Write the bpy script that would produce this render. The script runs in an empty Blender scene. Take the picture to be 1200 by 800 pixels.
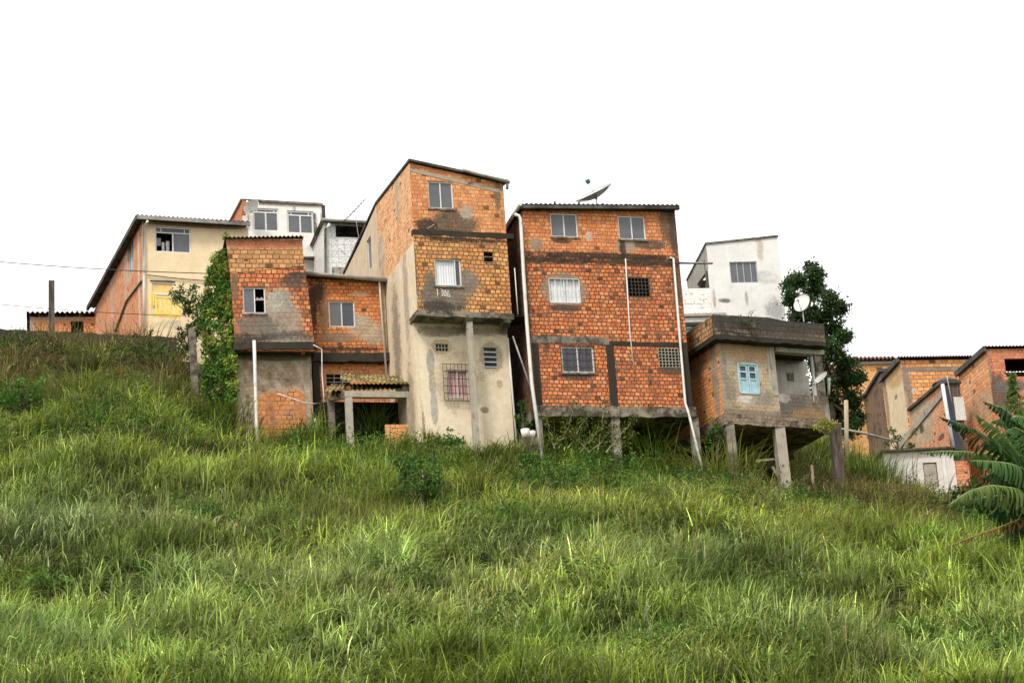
import bpy, math, random
import numpy as np
from mathutils import Vector
from mathutils.geometry import tessellate_polygon

random.seed(7)
rng = np.random.default_rng(11)
SC = bpy.context.scene
COL = SC.collection
R = math.radians

# ------------------------------------------------------------------ camera
FPX = 2700.0
PITCH, ROLL = R(18.0), R(3.85)
CAM = Vector((0, 0, 1.6))
_r0 = Vector((1, 0, 0)); _u0 = Vector((0, -math.sin(PITCH), math.cos(PITCH))); _f = Vector((0, math.cos(PITCH), math.sin(PITCH)))
CR = _r0 * math.cos(ROLL) - _u0 * math.sin(ROLL)
CU = _r0 * math.sin(ROLL) + _u0 * math.cos(ROLL)
cd = bpy.data.cameras.new('camera'); cam = bpy.data.objects.new('camera', cd); COL.objects.link(cam)
cd.sensor_width = 36; cd.lens = 36 * FPX / 1200; cd.clip_end = 8000; cd.clip_start = 0.1
from mathutils import Matrix
cam.matrix_world = Matrix(((CR.x, CU.x, -_f.x, CAM.x), (CR.y, CU.y, -_f.y, CAM.y), (CR.z, CU.z, -_f.z, CAM.z), (0, 0, 0, 1)))
SC.camera = cam

def ray(px, py):
    return _f + CR * ((px - 600) / FPX) + CU * (-(py - 400) / FPX)
def pt(px, py, Y):
    d = ray(px, py)
    return CAM + d * (Y / d.y)

class Face:
    """a vertical plane in the world: origin, azimuth of its rightward direction"""
    def __init__(s, o, az):
        s.o = Vector((o[0], o[1], 0)); s.az = az
        s.d = Vector((math.cos(az), math.sin(az), 0)); s.n = Vector((math.sin(az), -math.cos(az), 0))
    def uz(s, px, py, off=0.0):
        r = ray(px, py); p0 = s.o + s.n * off
        t = (p0 - CAM).dot(s.n) / r.dot(s.n)
        P = CAM + r * t
        return ((P - s.o).dot(s.d), P.z)
    def P(s, u, z, off=0.0):
        return s.o + s.d * u + s.n * off + Vector((0, 0, z))
    def at(s, px, py, off=0.0):
        u, z = s.uz(px, py, off); return s.P(u, z, off)
    def rect(s, x0, y0, x1, y1, off=0.0):
        a = s.uz(x0, y0, off); b = s.uz(x1, y1, off)
        return (a[0], b[0], b[1], a[1])          # u0,u1,z0,z1
    def shift(s, off, u=0.0):
        return Face(s.o + s.n * off + s.d * u, s.az)
    def left_side(s, u=0.0, off=0.0):
        """plane of the left flank, running from back (negative u) to the front corner (u = 0)"""
        return Face(s.o + s.d * (u - .003) + s.n * (off - .003), s.az - math.pi / 2)      # 3 mm proud, ends 3 mm behind the front

# ------------------------------------------------------------------ scene graph helpers
def tagp(o, label=None, cat=None, group=None, kind=None):
    if label: o['label'] = label
    if cat: o['category'] = cat
    if group: o['group'] = group
    if kind: o['kind'] = kind
    return o
def thing(name, label, cat, loc, group=None):
    o = bpy.data.objects.new(name, None); COL.objects.link(o); o.location = loc
    o.empty_display_size = 0.3
    return tagp(o, label, cat, group)
def root_loc(o):
    v = Vector((0, 0, 0))
    while o is not None:
        v += o.location; o = o.parent
    return v

class MB:
    def __init__(s): s.v = []; s.f = []; s.uv = []
    def face(s, pts, uvs=None):
        i = len(s.v); s.v += [Vector(p) for p in pts]; s.f.append(tuple(range(i, i + len(pts))))
        s.uv += list(uvs) if uvs else [(p[0], p[2]) for p in pts]
    def box(s, F, u0, u1, z0, z1, f0, f1):
        if f0 > f1: f0, f1 = f1, f0
        P = F.P
        s.face([P(u0, z0, f1), P(u1, z0, f1), P(u1, z1, f1), P(u0, z1, f1)], [(u0, z0), (u1, z0), (u1, z1), (u0, z1)])
        s.face([P(u1, z0, f0), P(u0, z0, f0), P(u0, z1, f0), P(u1, z1, f0)], [(u1, z0), (u0, z0), (u0, z1), (u1, z1)])
        s.face([P(u0, z0, f0), P(u0, z0, f1), P(u0, z1, f1), P(u0, z1, f0)], [(u0 + f0, z0), (u0 + f1, z0), (u0 + f1, z1), (u0 + f0, z1)])
        s.face([P(u1, z0, f1), P(u1, z0, f0), P(u1, z1, f0), P(u1, z1, f1)], [(u1 + f1, z0), (u1 + f0, z0), (u1 + f0, z1), (u1 + f1, z1)])
        s.face([P(u0, z1, f1), P(u1, z1, f1), P(u1, z1, f0), P(u0, z1, f0)], [(u0, z1 + f1), (u1, z1 + f1), (u1, z1 + f0), (u0, z1 + f0)])
        s.face([P(u0, z0, f0), P(u1, z0, f0), P(u1, z0, f1), P(u0, z0, f1)], [(u0, z0 + f0), (u1, z0 + f0), (u1, z0 + f1), (u0, z0 + f1)])
        return s
    def rbox(s, F, u0, u1, z0, z1, f0, f1, j=0.028, step=0.22):
        """a box whose long edges are cast or broken unevenly"""
        if f0 > f1: f0, f1 = f1, f0
        n = max(2, int((u1 - u0) / step)); J = lambda: random.uniform(-j, j)
        rg = []
        for i in range(n + 1):
            u = u0 + (u1 - u0) * i / n
            rg.append([(u, z0 + J(), f1 + J() * .35), (u, z1 + J() * .6, f1 + J() * .35), (u, z1, f0), (u, z0, f0)])
        P = lambda c: F.P(*c)
        for i in range(n):
            a, b = rg[i], rg[i + 1]
            for k in range(4):
                m = (k + 1) % 4
                q = [a[k], b[k], b[m], a[m]]
                s.face([P(c) for c in q], [(c[0], c[1] + (c[2] if k in (1, 3) else 0)) for c in q])
        for g in (rg[0], rg[-1]): s.face([P(c) for c in g], [(c[0] + c[2], c[1]) for c in g])
        return s
    def hexa(s, b, t):
        """b: 4 bottom points ccw seen from above, t: 4 top points"""
        def q(a, b_, c, d):
            L = (b_ - a).length; H = (d - a).length
            s.face([a, b_, c, d], [(a.x + a.y, a.z), (a.x + a.y + L, a.z), (a.x + a.y + L, a.z + H), (a.x + a.y, a.z + H)])
        b = [Vector(x) for x in b]; t = [Vector(x) for x in t]
        q(b[3], b[2], b[1], b[0]); q(t[0], t[1], t[2], t[3])
        for i in range(4):
            j = (i + 1) % 4; q(b[i], b[j], t[j], t[i])
        return s
    def bar(s, a, b, w, h=None):
        """rectangular bar from a to b"""
        a = Vector(a); b = Vector(b); h = h or w
        d = (b - a).normalized(); up = Vector((0, 0, 1))
        if abs(d.z) > 0.85: up = Vector((0.25, -1, 0)).normalized()
        x = d.cross(up).normalized() * (w / 2); y = x.cross(d).normalized() * (h / 2)
        c = [-x - y, x - y, x + y, -x + y]
        L = (b - a).length
        for i in range(4):
            j = (i + 1) % 4
            s.face([a + c[i], a + c[j], b + c[j], b + c[i]], [(i * w, a.z), (i * w + w, a.z), (i * w + w, a.z + L), (i * w, a.z + L)])
        s.face([a + c[3], a + c[2], a + c[1], a + c[0]]); s.face([b + c[0], b + c[1], b + c[2], b + c[3]])
        return s
    def tube(s, pts, r, n=8, r1=None, caps=True):
        pts = [Vector(p) for p in pts]; k = len(pts); r1 = r if r1 is None else r1
        rings = []; L = 0
        for i, p in enumerate(pts):
            d = (pts[min(i + 1, k - 1)] - pts[max(i - 1, 0)]).normalized()
            a = Vector((0, 0, 1)) if abs(d.z) < 0.9 else Vector((1, 0, 0))
            x = d.cross(a).normalized(); y = d.cross(x)
            rr = r + (r1 - r) * i / max(1, k - 1)
            if i: L += (p - pts[i - 1]).length
            rings.append((L, [p + (x * math.cos(2 * math.pi * j / n) + y * math.sin(2 * math.pi * j / n)) * rr for j in range(n)]))
        for i in range(k - 1):
            for j in range(n):
                m = (j + 1) % n; l0, A = rings[i]; l1, B = rings[i + 1]
                s.face([A[j], A[m], B[m], B[j]], [(j / n, l0), ((j + 1) / n, l0), ((j + 1) / n, l1), (j / n, l1)])
        if caps:
            s.face(list(reversed(rings[0][1]))); s.face(rings[-1][1])
        return s
    def poly(s, F, outer, holes=(), t=0.14, off=0.0):
        """extruded wall with rectangular holes; outer: list of (u, z)"""
        loops = [list(outer)] + [[(h[0], h[2]), (h[1], h[2]), (h[1], h[3]), (h[0], h[3])] for h in holes]
        if holes:
            us = sorted({min(p[0] for p in outer) - 1, max(p[0] for p in outer) + 1} | {h[i] for h in holes for i in (0, 1)})
            zs = sorted({min(p[1] for p in outer) - 1, max(p[1] for p in outer) + 1} | {h[i] for h in holes for i in (2, 3)})
            pieces = []
            for a, b in zip(us[:-1], us[1:]):
                for c, d in zip(zs[:-1], zs[1:]):
                    um, zm_ = (a + b) / 2, (c + d) / 2
                    if any(h[0] < um < h[1] and h[2] < zm_ < h[3] for h in holes): continue
                    P = list(outer)
                    for ax, lim, sg in ((0, a, 1), (0, b, -1), (1, c, 1), (1, d, -1)):
                        Q = []
                        for i in range(len(P)):
                            p0, p1 = P[i - 1], P[i]; d0 = (p0[ax] - lim) * sg; d1 = (p1[ax] - lim) * sg
                            if (d0 >= 0) != (d1 >= 0):
                                k = d0 / (d0 - d1); Q.append((p0[0] + (p1[0] - p0[0]) * k, p0[1] + (p1[1] - p0[1]) * k))
                            if d1 >= 0: Q.append(p1)
                        P = Q
                        if not P: break
                    if len(P) >= 3: pieces.append(P)
        else:
            pieces = [[outer[i] for i in tr] for tr in tessellate_polygon([[Vector((p[0], p[1], 0)) for p in outer]])]
        for q in pieces:
            ar = sum(q[i - 1][0] * q[i][1] - q[i][0] * q[i - 1][1] for i in range(len(q)))
            if abs(ar) < 1e-7: continue
            if ar < 0: q = q[::-1]
            s.face([F.P(a, b, off) for a, b in q], q)
            q = q[::-1]
            s.face([F.P(a, b, off - t) for a, b in q], q)
        for l in loops:
            for i in range(len(l)):
                a, b = l[i], l[(i + 1) % len(l)]
                s.face([F.P(*a, off - t), F.P(*b, off - t), F.P(*b, off), F.P(*a, off)], [(a[0] - t, a[1]), (b[0] - t, b[1]), (b[0], b[1]), (a[0], a[1])])
        return s
    def ppoly(s, F, px, holes=(), t=0.14, off=0.0):
        return s.poly(F, [F.uz(x, y, off) for x, y in px], holes, t, off)
    def build(s, name, mat, parent=None, smooth=False):
        me = bpy.data.meshes.new(name); base = root_loc(parent) if parent else Vector((0, 0, 0))
        me.from_pydata([tuple(p - base) for p in s.v], [], s.f)
        ul = me.uv_layers.new(name='UVMap')
        ul.data.foreach_set('uv', np.array(s.uv, dtype=np.float32).ravel())
        me.materials.append(mat)
        if smooth:
            # weld so that shading is smooth
            import bmesh
            bm = bmesh.new(); bm.from_mesh(me); bmesh.ops.remove_doubles(bm, verts=bm.verts, dist=0.0005); bm.to_mesh(me); bm.free()
            me.polygons.foreach_set('use_smooth', [len(p.vertices) == 4 for p in me.polygons])
        me.update()
        o = bpy.data.objects.new(name, me); COL.objects.link(o)
        if parent: o.parent = parent
        return o

# ------------------------------------------------------------------ node helpers
class NT:
    def __init__(s, mat):
        mat.use_nodes = True; s.t = mat.node_tree; s.t.nodes.clear()
    def n(s, typ, **kw):
        nd = s.t.nodes.new(typ)
        for k, v in kw.items():
            if k.startswith('i_'): nd.inputs[k[2:].replace('_', ' ')].default_value = v
            else: setattr(nd, k, v)
        return nd
    def l(s, a, b): s.t.links.new(a, b)
    def set(s, sock, v):
        if isinstance(v, bpy.types.NodeSocket): s.l(v, sock)
        elif isinstance(v, (tuple, list)) and len(v) == 3 and sock.type == 'RGBA': sock.default_value = (*v, 1)
        else: sock.default_value = v
    def math(s, op, a, b=0.0, c=None, clamp=False):
        nd = s.t.nodes.new('ShaderNodeMath'); nd.operation = op; nd.use_clamp = clamp
        s.set(nd.inputs[0], a); s.set(nd.inputs[1], b)
        if c is not None: s.set(nd.inputs[2], c)
        return nd.outputs[0]
    def vmath(s, op, a, b=(0, 0, 0)):
        nd = s.t.nodes.new('ShaderNodeVectorMath'); nd.operation = op
        s.set(nd.inputs[0], a); s.set(nd.inputs[1], b)
        return nd.outputs['Value'] if op == 'LENGTH' else nd.outputs[0]
    def mix(s, f, a, b, blend='MIX'):
        nd = s.t.nodes.new('ShaderNodeMix'); nd.data_type = 'RGBA'; nd.blend_type = blend
        s.set(nd.inputs[0], f); s.set(nd.inputs[6], a); s.set(nd.inputs[7], b)
        return nd.outputs[2]
    def ramp(s, f, lo, hi, a=0.0, b=1.0, smooth=True):
        nd = s.t.nodes.new('ShaderNodeMapRange'); nd.interpolation_type = 'SMOOTHSTEP' if smooth else 'LINEAR'
        s.set(nd.inputs[0], f); s.set(nd.inputs[1], lo); s.set(nd.inputs[2], hi); s.set(nd.inputs[3], a); s.set(nd.inputs[4], b)
        return nd.outputs[0]
    def noise(s, vec, scale, detail=4, rough=0.6, dim='3D'):
        nd = s.t.nodes.new('ShaderNodeTexNoise'); nd.noise_dimensions = dim
        s.set(nd.inputs['Vector'], vec); s.set(nd.inputs['Scale'], scale); s.set(nd.inputs['Detail'], detail); s.set(nd.inputs['Roughness'], rough)
        return nd.outputs['Fac']
    def colramp(s, f, stops, const=False):
        nd = s.t.nodes.new('ShaderNodeValToRGB'); cr = nd.color_ramp
        if const: cr.interpolation = 'CONSTANT'
        while len(cr.elements) < len(stops): cr.elements.new(0.5)
        for e, (p, c) in zip(cr.elements, stops): e.position = p; e.color = (*c, 1)
        s.set(nd.inputs[0], f); return nd.outputs[0]
    def out(s, color, rough=0.9, bump=None, bstr=0.3, bdist=0.02, spec=0.3, metallic=0.0, normal=None):
        b = s.t.nodes.new('ShaderNodeBsdfPrincipled'); o = s.t.nodes.new('ShaderNodeOutputMaterial')
        s.set(b.inputs['Base Color'], color); s.set(b.inputs['Roughness'], rough); s.set(b.inputs['Metallic'], metallic)
        b.inputs['Specular IOR Level'].default_value = spec
        if bump is not None:
            bp = s.t.nodes.new('ShaderNodeBump'); s.set(bp.inputs['Height'], bump); bp.inputs['Strength'].default_value = bstr; bp.inputs['Distance'].default_value = bdist
            s.l(bp.outputs[0], b.inputs['Normal'])
        s.l(b.outputs[0], o.inputs[0]); return b

MATS = {}
def simple(name, col, rough=0.6, var=0.15, scale=6.0, metallic=0.0, spec=0.4, stretch=(1, 1, 1), dirt=None, dirt_amt=0.0, bump=0.0):
    if name in MATS: return MATS[name]
    m = bpy.data.materials.new(name); t = NT(m)
    tc = t.n('ShaderNodeTexCoord').outputs['Object']
    v = t.vmath('MULTIPLY', tc, stretch)
    nz = t.noise(v, scale, 5)
    c = t.mix(t.ramp(nz, 0.3, 0.7), tuple(x * (1 - var) for x in col), tuple(min(1, x * (1 + var)) for x in col))
    if dirt:
        n2 = t.noise(v, scale * 0.35, 6, 0.7)
        c = t.mix(t.ramp(n2, 0.62 - 0.35 * dirt_amt, 0.78 - 0.3 * dirt_amt), c, dirt)
    t.out(c, rough, nz if bump else None, bump, 0.02, spec, metallic)
    MATS[name] = m; return m

def wallmat(name, kind='brick', cols=None, mortar=(0.10, 0.075, 0.05), bw=0.175, bh=0.142, base=(0.5, 0.4, 0.28), base2=None,
            patches=(), grime=0.25, grime_col=(0.03, 0.026, 0.02), streak=0.3, seed=0.0, jit=0.034, mw=0.021, streak_col=(0.06, 0.05, 0.04), missing=0.03,
            lo=None, bump=0.5):
    """brick or plaster, in metres on the wall's own UV. patches: (u, z, ru, rz, colour, edge, kind)"""
    m = bpy.data.materials.new(name); t = NT(m)
    uv = t.n('ShaderNodeUVMap', uv_map='UVMap').outputs[0]
    off = t.vmath('ADD', uv, (seed * 3.7, seed * 1.9, seed))
    nfine = t.noise(off, 14, 5, 0.7); nmid = t.noise(off, 2.6, 6, 0.68); nlow = t.noise(off, 0.7, 4, 0.6)
    sep = t.n('ShaderNodeSeparateXYZ'); t.l(uv, sep.inputs[0])
    u, z = sep.outputs[0], sep.outputs[1]
    height = None
    if cols: cols = [(min(.85, c[0] * 1.16), c[1] * 1.07, c[2] * 1.05) for c in cols]
    def brick():
        # wobble the courses a little
        w1 = t.math('SUBTRACT', t.noise(off, 1.7, 3), 0.5)
        w2 = t.math('SUBTRACT', t.noise(t.vmath('ADD', off, (9, 4, 2)), 5.0, 3), 0.5)
        zz = t.math('ADD', z, t.math('ADD', t.math('MULTIPLY', w1, jit * 3.0), t.math('MULTIPLY', w2, jit)))
        uu = t.math('ADD', u, t.math('MULTIPLY', w2, jit * 2.2))
        v = t.math('DIVIDE', zz, bh); row = t.math('FLOOR', v); fz = t.math('SUBTRACT', v, row)
        wn0 = t.n('ShaderNodeTexWhiteNoise', noise_dimensions='1D'); t.l(row, wn0.inputs['W'])
        sh = t.math('ADD', t.math('MULTIPLY', t.math('MODULO', t.math('ABSOLUTE', row), 2.0), 0.5), t.math('MULTIPLY', wn0.outputs[0], 0.35))
        x = t.math('ADD', t.math('DIVIDE', uu, bw), sh); colu = t.math('FLOOR', x); fx = t.math('SUBTRACT', x, colu)
        cb = t.n('ShaderNodeCombineXYZ'); t.l(colu, cb.inputs[0]); t.l(row, cb.inputs[1]); cb.inputs[2].default_value = seed
        wn = t.n('ShaderNodeTexWhiteNoise', noise_dimensions='3D'); t.l(cb.outputs[0], wn.inputs['Vector'])
        rnd = wn.outputs['Value']
        sc = t.n('ShaderNodeSeparateColor'); t.l(wn.outputs['Color'], sc.inputs[0])
        dx = t.math('MULTIPLY', t.math('MINIMUM', fx, t.math('SUBTRACT', 1.0, fx)), bw)
        dz = t.math('MULTIPLY', t.math('MINIMUM', fz, t.math('SUBTRACT', 1.0, fz)), bh)
        d = t.math('MINIMUM', dx, dz)
        wv = t.math('MULTIPLY', mw, t.math('ADD', 0.35, t.math('MULTIPLY', nmid, 1.5)))
        body = t.ramp(d, t.math('MULTIPLY', wv, 0.45), wv)
        n = len(cols)
        bc = t.colramp(rnd, [((i) / n, c) for i, c in enumerate(cols)], const=True)
        bc = t.mix(t.ramp(t.math('ADD', nmid, t.math('MULTIPLY', sc.outputs[1], 0.3)), 0.68, 0.95), bc, tuple(x * 0.5 for x in cols[0]), 'MIX')
        bc = t.mix(t.ramp(nfine, 0.35, 0.75, 0.0, 0.45), bc, tuple(min(1, x * 1.5) for x in cols[min(1, n - 1)]))
        # soft weathered brick faces, a few lost to a dark hole
        hole = t.math('LESS_THAN', sc.outputs[2], missing)
        bc = t.mix(t.math('MULTIPLY', hole, 0.8), bc, (0.05, 0.03, 0.02))
        # mortar is partly washed out (dark joints) and partly smeared light
        mc = t.mix(t.ramp(nmid, 0.38, 0.55), tuple(x * .5 for x in mortar), tuple(min(1, x * 1.7) for x in mortar))
        col = t.mix(body, mc, bc)
        h = t.math('ADD', body, t.math('MULTIPLY', nfine, 0.25))
        h = t.math('ADD', h, t.math('MULTIPLY', sc.outputs[0], 0.2))
        return col, h
    def plaster(b1, b2):
        c = t.mix(t.ramp(nmid, 0.32, 0.7), b1, b2)
        c = t.mix(t.ramp(nfine, 0.55, 0.85, 0, 0.35), c, tuple(x * 0.6 for x in b1))
        return c, t.math('ADD', t.math('MULTIPLY', nfine, 0.5), nmid)
    if kind == 'brick': col, height = brick()
    elif kind == 'half':                      # thin render with the brick courses showing through
        bcx, hb = brick(); pc, hp = plaster(base, base2 or tuple(x * 0.72 for x in base))
        f = t.ramp(t.math('ADD', nmid, t.math('MULTIPLY', nfine, 0.25)), 0.50, 0.72, .12, 1.0)
        col = t.mix(t.math('MULTIPLY', f, 0.75), pc, bcx); height = t.math('ADD', t.math('MULTIPLY', hb, 0.5), hp)
    else: col, height = plaster(base, base2 or tuple(x * 0.78 for x in base))
    # grime in clouds
    if grime > 0:
        g = t.ramp(t.math('ADD', nmid, t.math('MULTIPLY', nlow, 0.6)), 1.02 - 0.42 * grime, 1.22 - 0.36 * grime)
        col = t.mix(t.math('MULTIPLY', g, 0.85), col, grime_col)
        g2 = t.ramp(t.noise(t.vmath('ADD', off, (31, 7, 3)), 3.6, 8, 0.85), 0.60 - .1 * grime, 0.67 - .1 * grime)
        col = t.mix(t.math('MULTIPLY', g2, 0.35 + min(.55, 1.6 * grime)), col, grime_col)
    if streak > 0:
        sv = t.vmath('MULTIPLY', off, (5.0, 0.35, 1.0))
        sn = t.noise(sv, 1.6, 5, 0.65)
        col = t.mix(t.ramp(sn, 0.52, 0.78, 0, streak), col, streak_col)
    for (pu, pz, ru, rz, pcx, edge) in patches:
        dv = t.vmath('MULTIPLY', t.vmath('SUBTRACT', uv, (pu, pz, 0)), (1 / ru, 1 / rz, 0))
        dist = t.math('ADD', t.vmath('LENGTH', dv), t.math('MULTIPLY', t.math('SUBTRACT', nmid, 0.5), edge * 2.6))
        dist = t.math('ADD', dist, t.math('MULTIPLY', t.math('SUBTRACT', nfine, 0.5), .5 + edge * 2.4))
        msk = t.ramp(dist, 1.02 + .22 * edge, 0.98 - .40 * edge)
        msk = t.math('MULTIPLY', msk, t.ramp(t.math('ADD', nfine, t.math('MULTIPLY', nmid, .6)), 0.52, 0.80, .45, 1.0))
        pc = t.mix(t.ramp(nfine, 0.3, 0.7), pcx, tuple(x * 0.55 for x in pcx))
        pc = t.mix(t.ramp(nmid, 0.4, 0.7, 0, .5), pc, tuple(min(1, x * 1.5) for x in pcx))
        col = t.mix(t.math('MULTIPLY', msk, 0.9), col, pc)
    t.out(col, 0.92, height, bump, 0.02, 0.2)
    return m

def E(F, px, py, rx, ry, col, edge=0.5, off=0.0):
    """an elliptical stain given where it stands on face F (pixels measured on the photo)"""
    u0, z0 = F.uz(px - rx, py, off); u1, z1 = F.uz(px + rx, py, off); _, za = F.uz(px, py - ry, off); u, zb = F.uz(px, py + ry, off)
    return ((u0 + u1) / 2, (za + zb) / 2, abs(u1 - u0) / 2, abs(za - zb) / 2, col, edge)

# palette ------------------------------------------------------------------
ORANGE = [(0.47, 0.150, 0.050), (0.53, 0.19, 0.068), (0.41, 0.115, 0.042), (0.60, 0.27, 0.12), (0.36, 0.105, 0.042), (0.50, 0.165, 0.055), (0.22, 0.085, 0.045), (0.56, 0.22, 0.09)]
RED    = [(0.46, 0.145, 0.055), (0.52, 0.18, 0.075), (0.40, 0.12, 0.05), (0.50, 0.165, 0.06)]
YELLOW = [(0.58, 0.30, 0.10), (0.50, 0.24, 0.08), (0.63, 0.36, 0.14), (0.52, 0.22, 0.065), (0.44, 0.21, 0.08), (0.60, 0.32, 0.11), (0.30, 0.15, 0.06)]
TAN    = [(0.44, 0.24, 0.10), (0.50, 0.29, 0.13), (0.38, 0.20, 0.08), (0.47, 0.23, 0.09), (0.30, 0.17, 0.08)]
GREYP, DARKP, CREAM = (0.23, 0.20, 0.165), (0.035, 0.031, 0.027), (0.66, 0.53, 0.36)

M = {}
M['concrete'] = wallmat('weathered_concrete', 'plaster', base=(0.27, 0.235, 0.19), base2=(.16, .14, .11), grime=.7, grime_col=(.045, .04, .032), streak=0.75, seed=1)
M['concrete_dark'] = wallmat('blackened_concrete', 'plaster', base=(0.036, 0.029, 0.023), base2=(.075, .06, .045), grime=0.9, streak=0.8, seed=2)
M['concrete_pale'] = wallmat('pale_concrete', 'plaster', base=(0.40, 0.36, 0.29), grime=0.35, streak=0.5, seed=3)
M['frame'] = simple('white_window_frame', (0.66, 0.66, 0.65), 0.45, 0.08)
M['frame_grey'] = simple('grey_aluminium_frame', (0.36, 0.37, 0.38), 0.4, 0.1)
M['pane'] = simple('frosted_grey_glass', (0.10, 0.105, 0.115), 0.22, 0.12, 2.0, spec=0.5)
M['pane_dark'] = simple('dark_glass', (0.045, 0.05, 0.065), 0.15, 0.2, 2.0, spec=0.5)
M['curtain'] = simple('white_curtain_cloth', (0.68, 0.69, 0.71), 0.9, 0.08, 3.0, stretch=(9, 9, 0.5))
M['curtain_pink'] = simple('pink_curtain_cloth', (0.60, 0.36, 0.36), 0.9, 0.3, 2.2, stretch=(5, 5, 0.5))
M['pipe'] = simple('white_plastic_pipe', (0.66, 0.64, 0.60), 0.4, 0.08, 4, dirt=(0.3, 0.26, 0.2), dirt_amt=0.25)
M['pipe_grey'] = simple('grey_gutter', (0.27, 0.255, 0.23), 0.5, 0.15, 4, dirt=(0.08, 0.07, 0.06), dirt_amt=0.4)
M['roof_dark'] = simple('old_fibre_cement_sheet', (0.085, 0.078, 0.07), 0.9, 0.35, 3, dirt=(0.03, 0.028, 0.024), dirt_amt=0.6)
M['roof_grey'] = simple('grey_fibre_cement_sheet', (0.24, 0.22, 0.20), 0.9, 0.25, 3, dirt=(0.06, 0.055, 0.05), dirt_amt=0.5)
M['roof_yellow'] = simple('mossy_yellow_corrugated_sheet', (0.40, 0.30, 0.09), 0.9, 0.45, 5, dirt=(0.07, 0.06, 0.03), dirt_amt=0.75)
M['tile_red'] = simple('clay_roof_tile', (0.20, 0.085, 0.06), 0.9, 0.35, 6, dirt=(0.05, 0.035, 0.03), dirt_amt=0.5)
M['wood'] = simple('weathered_timber', (0.10, 0.075, 0.055), 0.9, 0.45, 5, stretch=(3, 3, 0.4), dirt=(0.03, 0.024, 0.02), dirt_amt=0.4)
M['wood_pale'] = simple('pale_timber', (0.36, 0.30, 0.20), 0.9, 0.3, 5, stretch=(3, 3, 0.4))
M['wood_grey'] = simple('grey_boarding', (0.28, 0.26, 0.24), 0.9, 0.35, 4, stretch=(6, 6, 0.4))
M['iron'] = simple('rusty_iron', (0.07, 0.045, 0.035), 0.8, 0.4, 9)
M['metal'] = simple('galvanised_metal', (0.38, 0.38, 0.37), 0.45, 0.12, 5, metallic=0.4)
M['black'] = simple('black_wire', (0.02, 0.02, 0.02), 0.6, 0.1)
M['dish'] = simple('pale_grey_dish', (0.44, 0.43, 0.41), 0.5, 0.12, 4)
M['yellow'] = simple('yellow_paint', (0.74, 0.56, 0.10), 0.55, 0.12, 4)
M['blue'] = simple('pale_blue_paint', (0.36, 0.53, 0.58), 0.6, 0.15, 5, dirt=(0.18, 0.3, 0.34), dirt_amt=0.2)
M['darkblue'] = simple('dark_blue_plastic', (0.022, 0.03, 0.07), 0.45, 0.2, 4)
M['dish_dark'] = simple('weathered_grey_dish', (0.20, 0.19, 0.17), 0.6, 0.15, 4)
M['green'] = simple('green_plastic', (0.03, 0.16, 0.09), 0.5, 0.1)
M['white'] = simple('white_plastic', (0.74, 0.73, 0.70), 0.5, 0.05)
M['dark'] = simple('interior_shade', (0.012, 0.011, 0.010), 0.95, 0.2)  # near-black colour standing in for unlit interiors
M['block'] = wallmat('cement_lattice', 'plaster', base=(0.36, 0.33, 0.27), grime=0.3, streak=0.3, seed=5)
M['block_dark'] = wallmat('dark_cement_lattice', 'plaster', base=(0.07, 0.06, 0.05), grime=0.6, streak=0.3, seed=6)
M['whitewash'] = wallmat('white_wash', 'plaster', base=(0.72, 0.70, 0.66), base2=(0.60, 0.58, 0.54), grime=0.12, grime_col=(0.25, 0.23, 0.2), streak=0.25, streak_col=(0.36, 0.3, 0.24), seed=7, bump=0.2)
M['fixture'] = M['metal']

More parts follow.
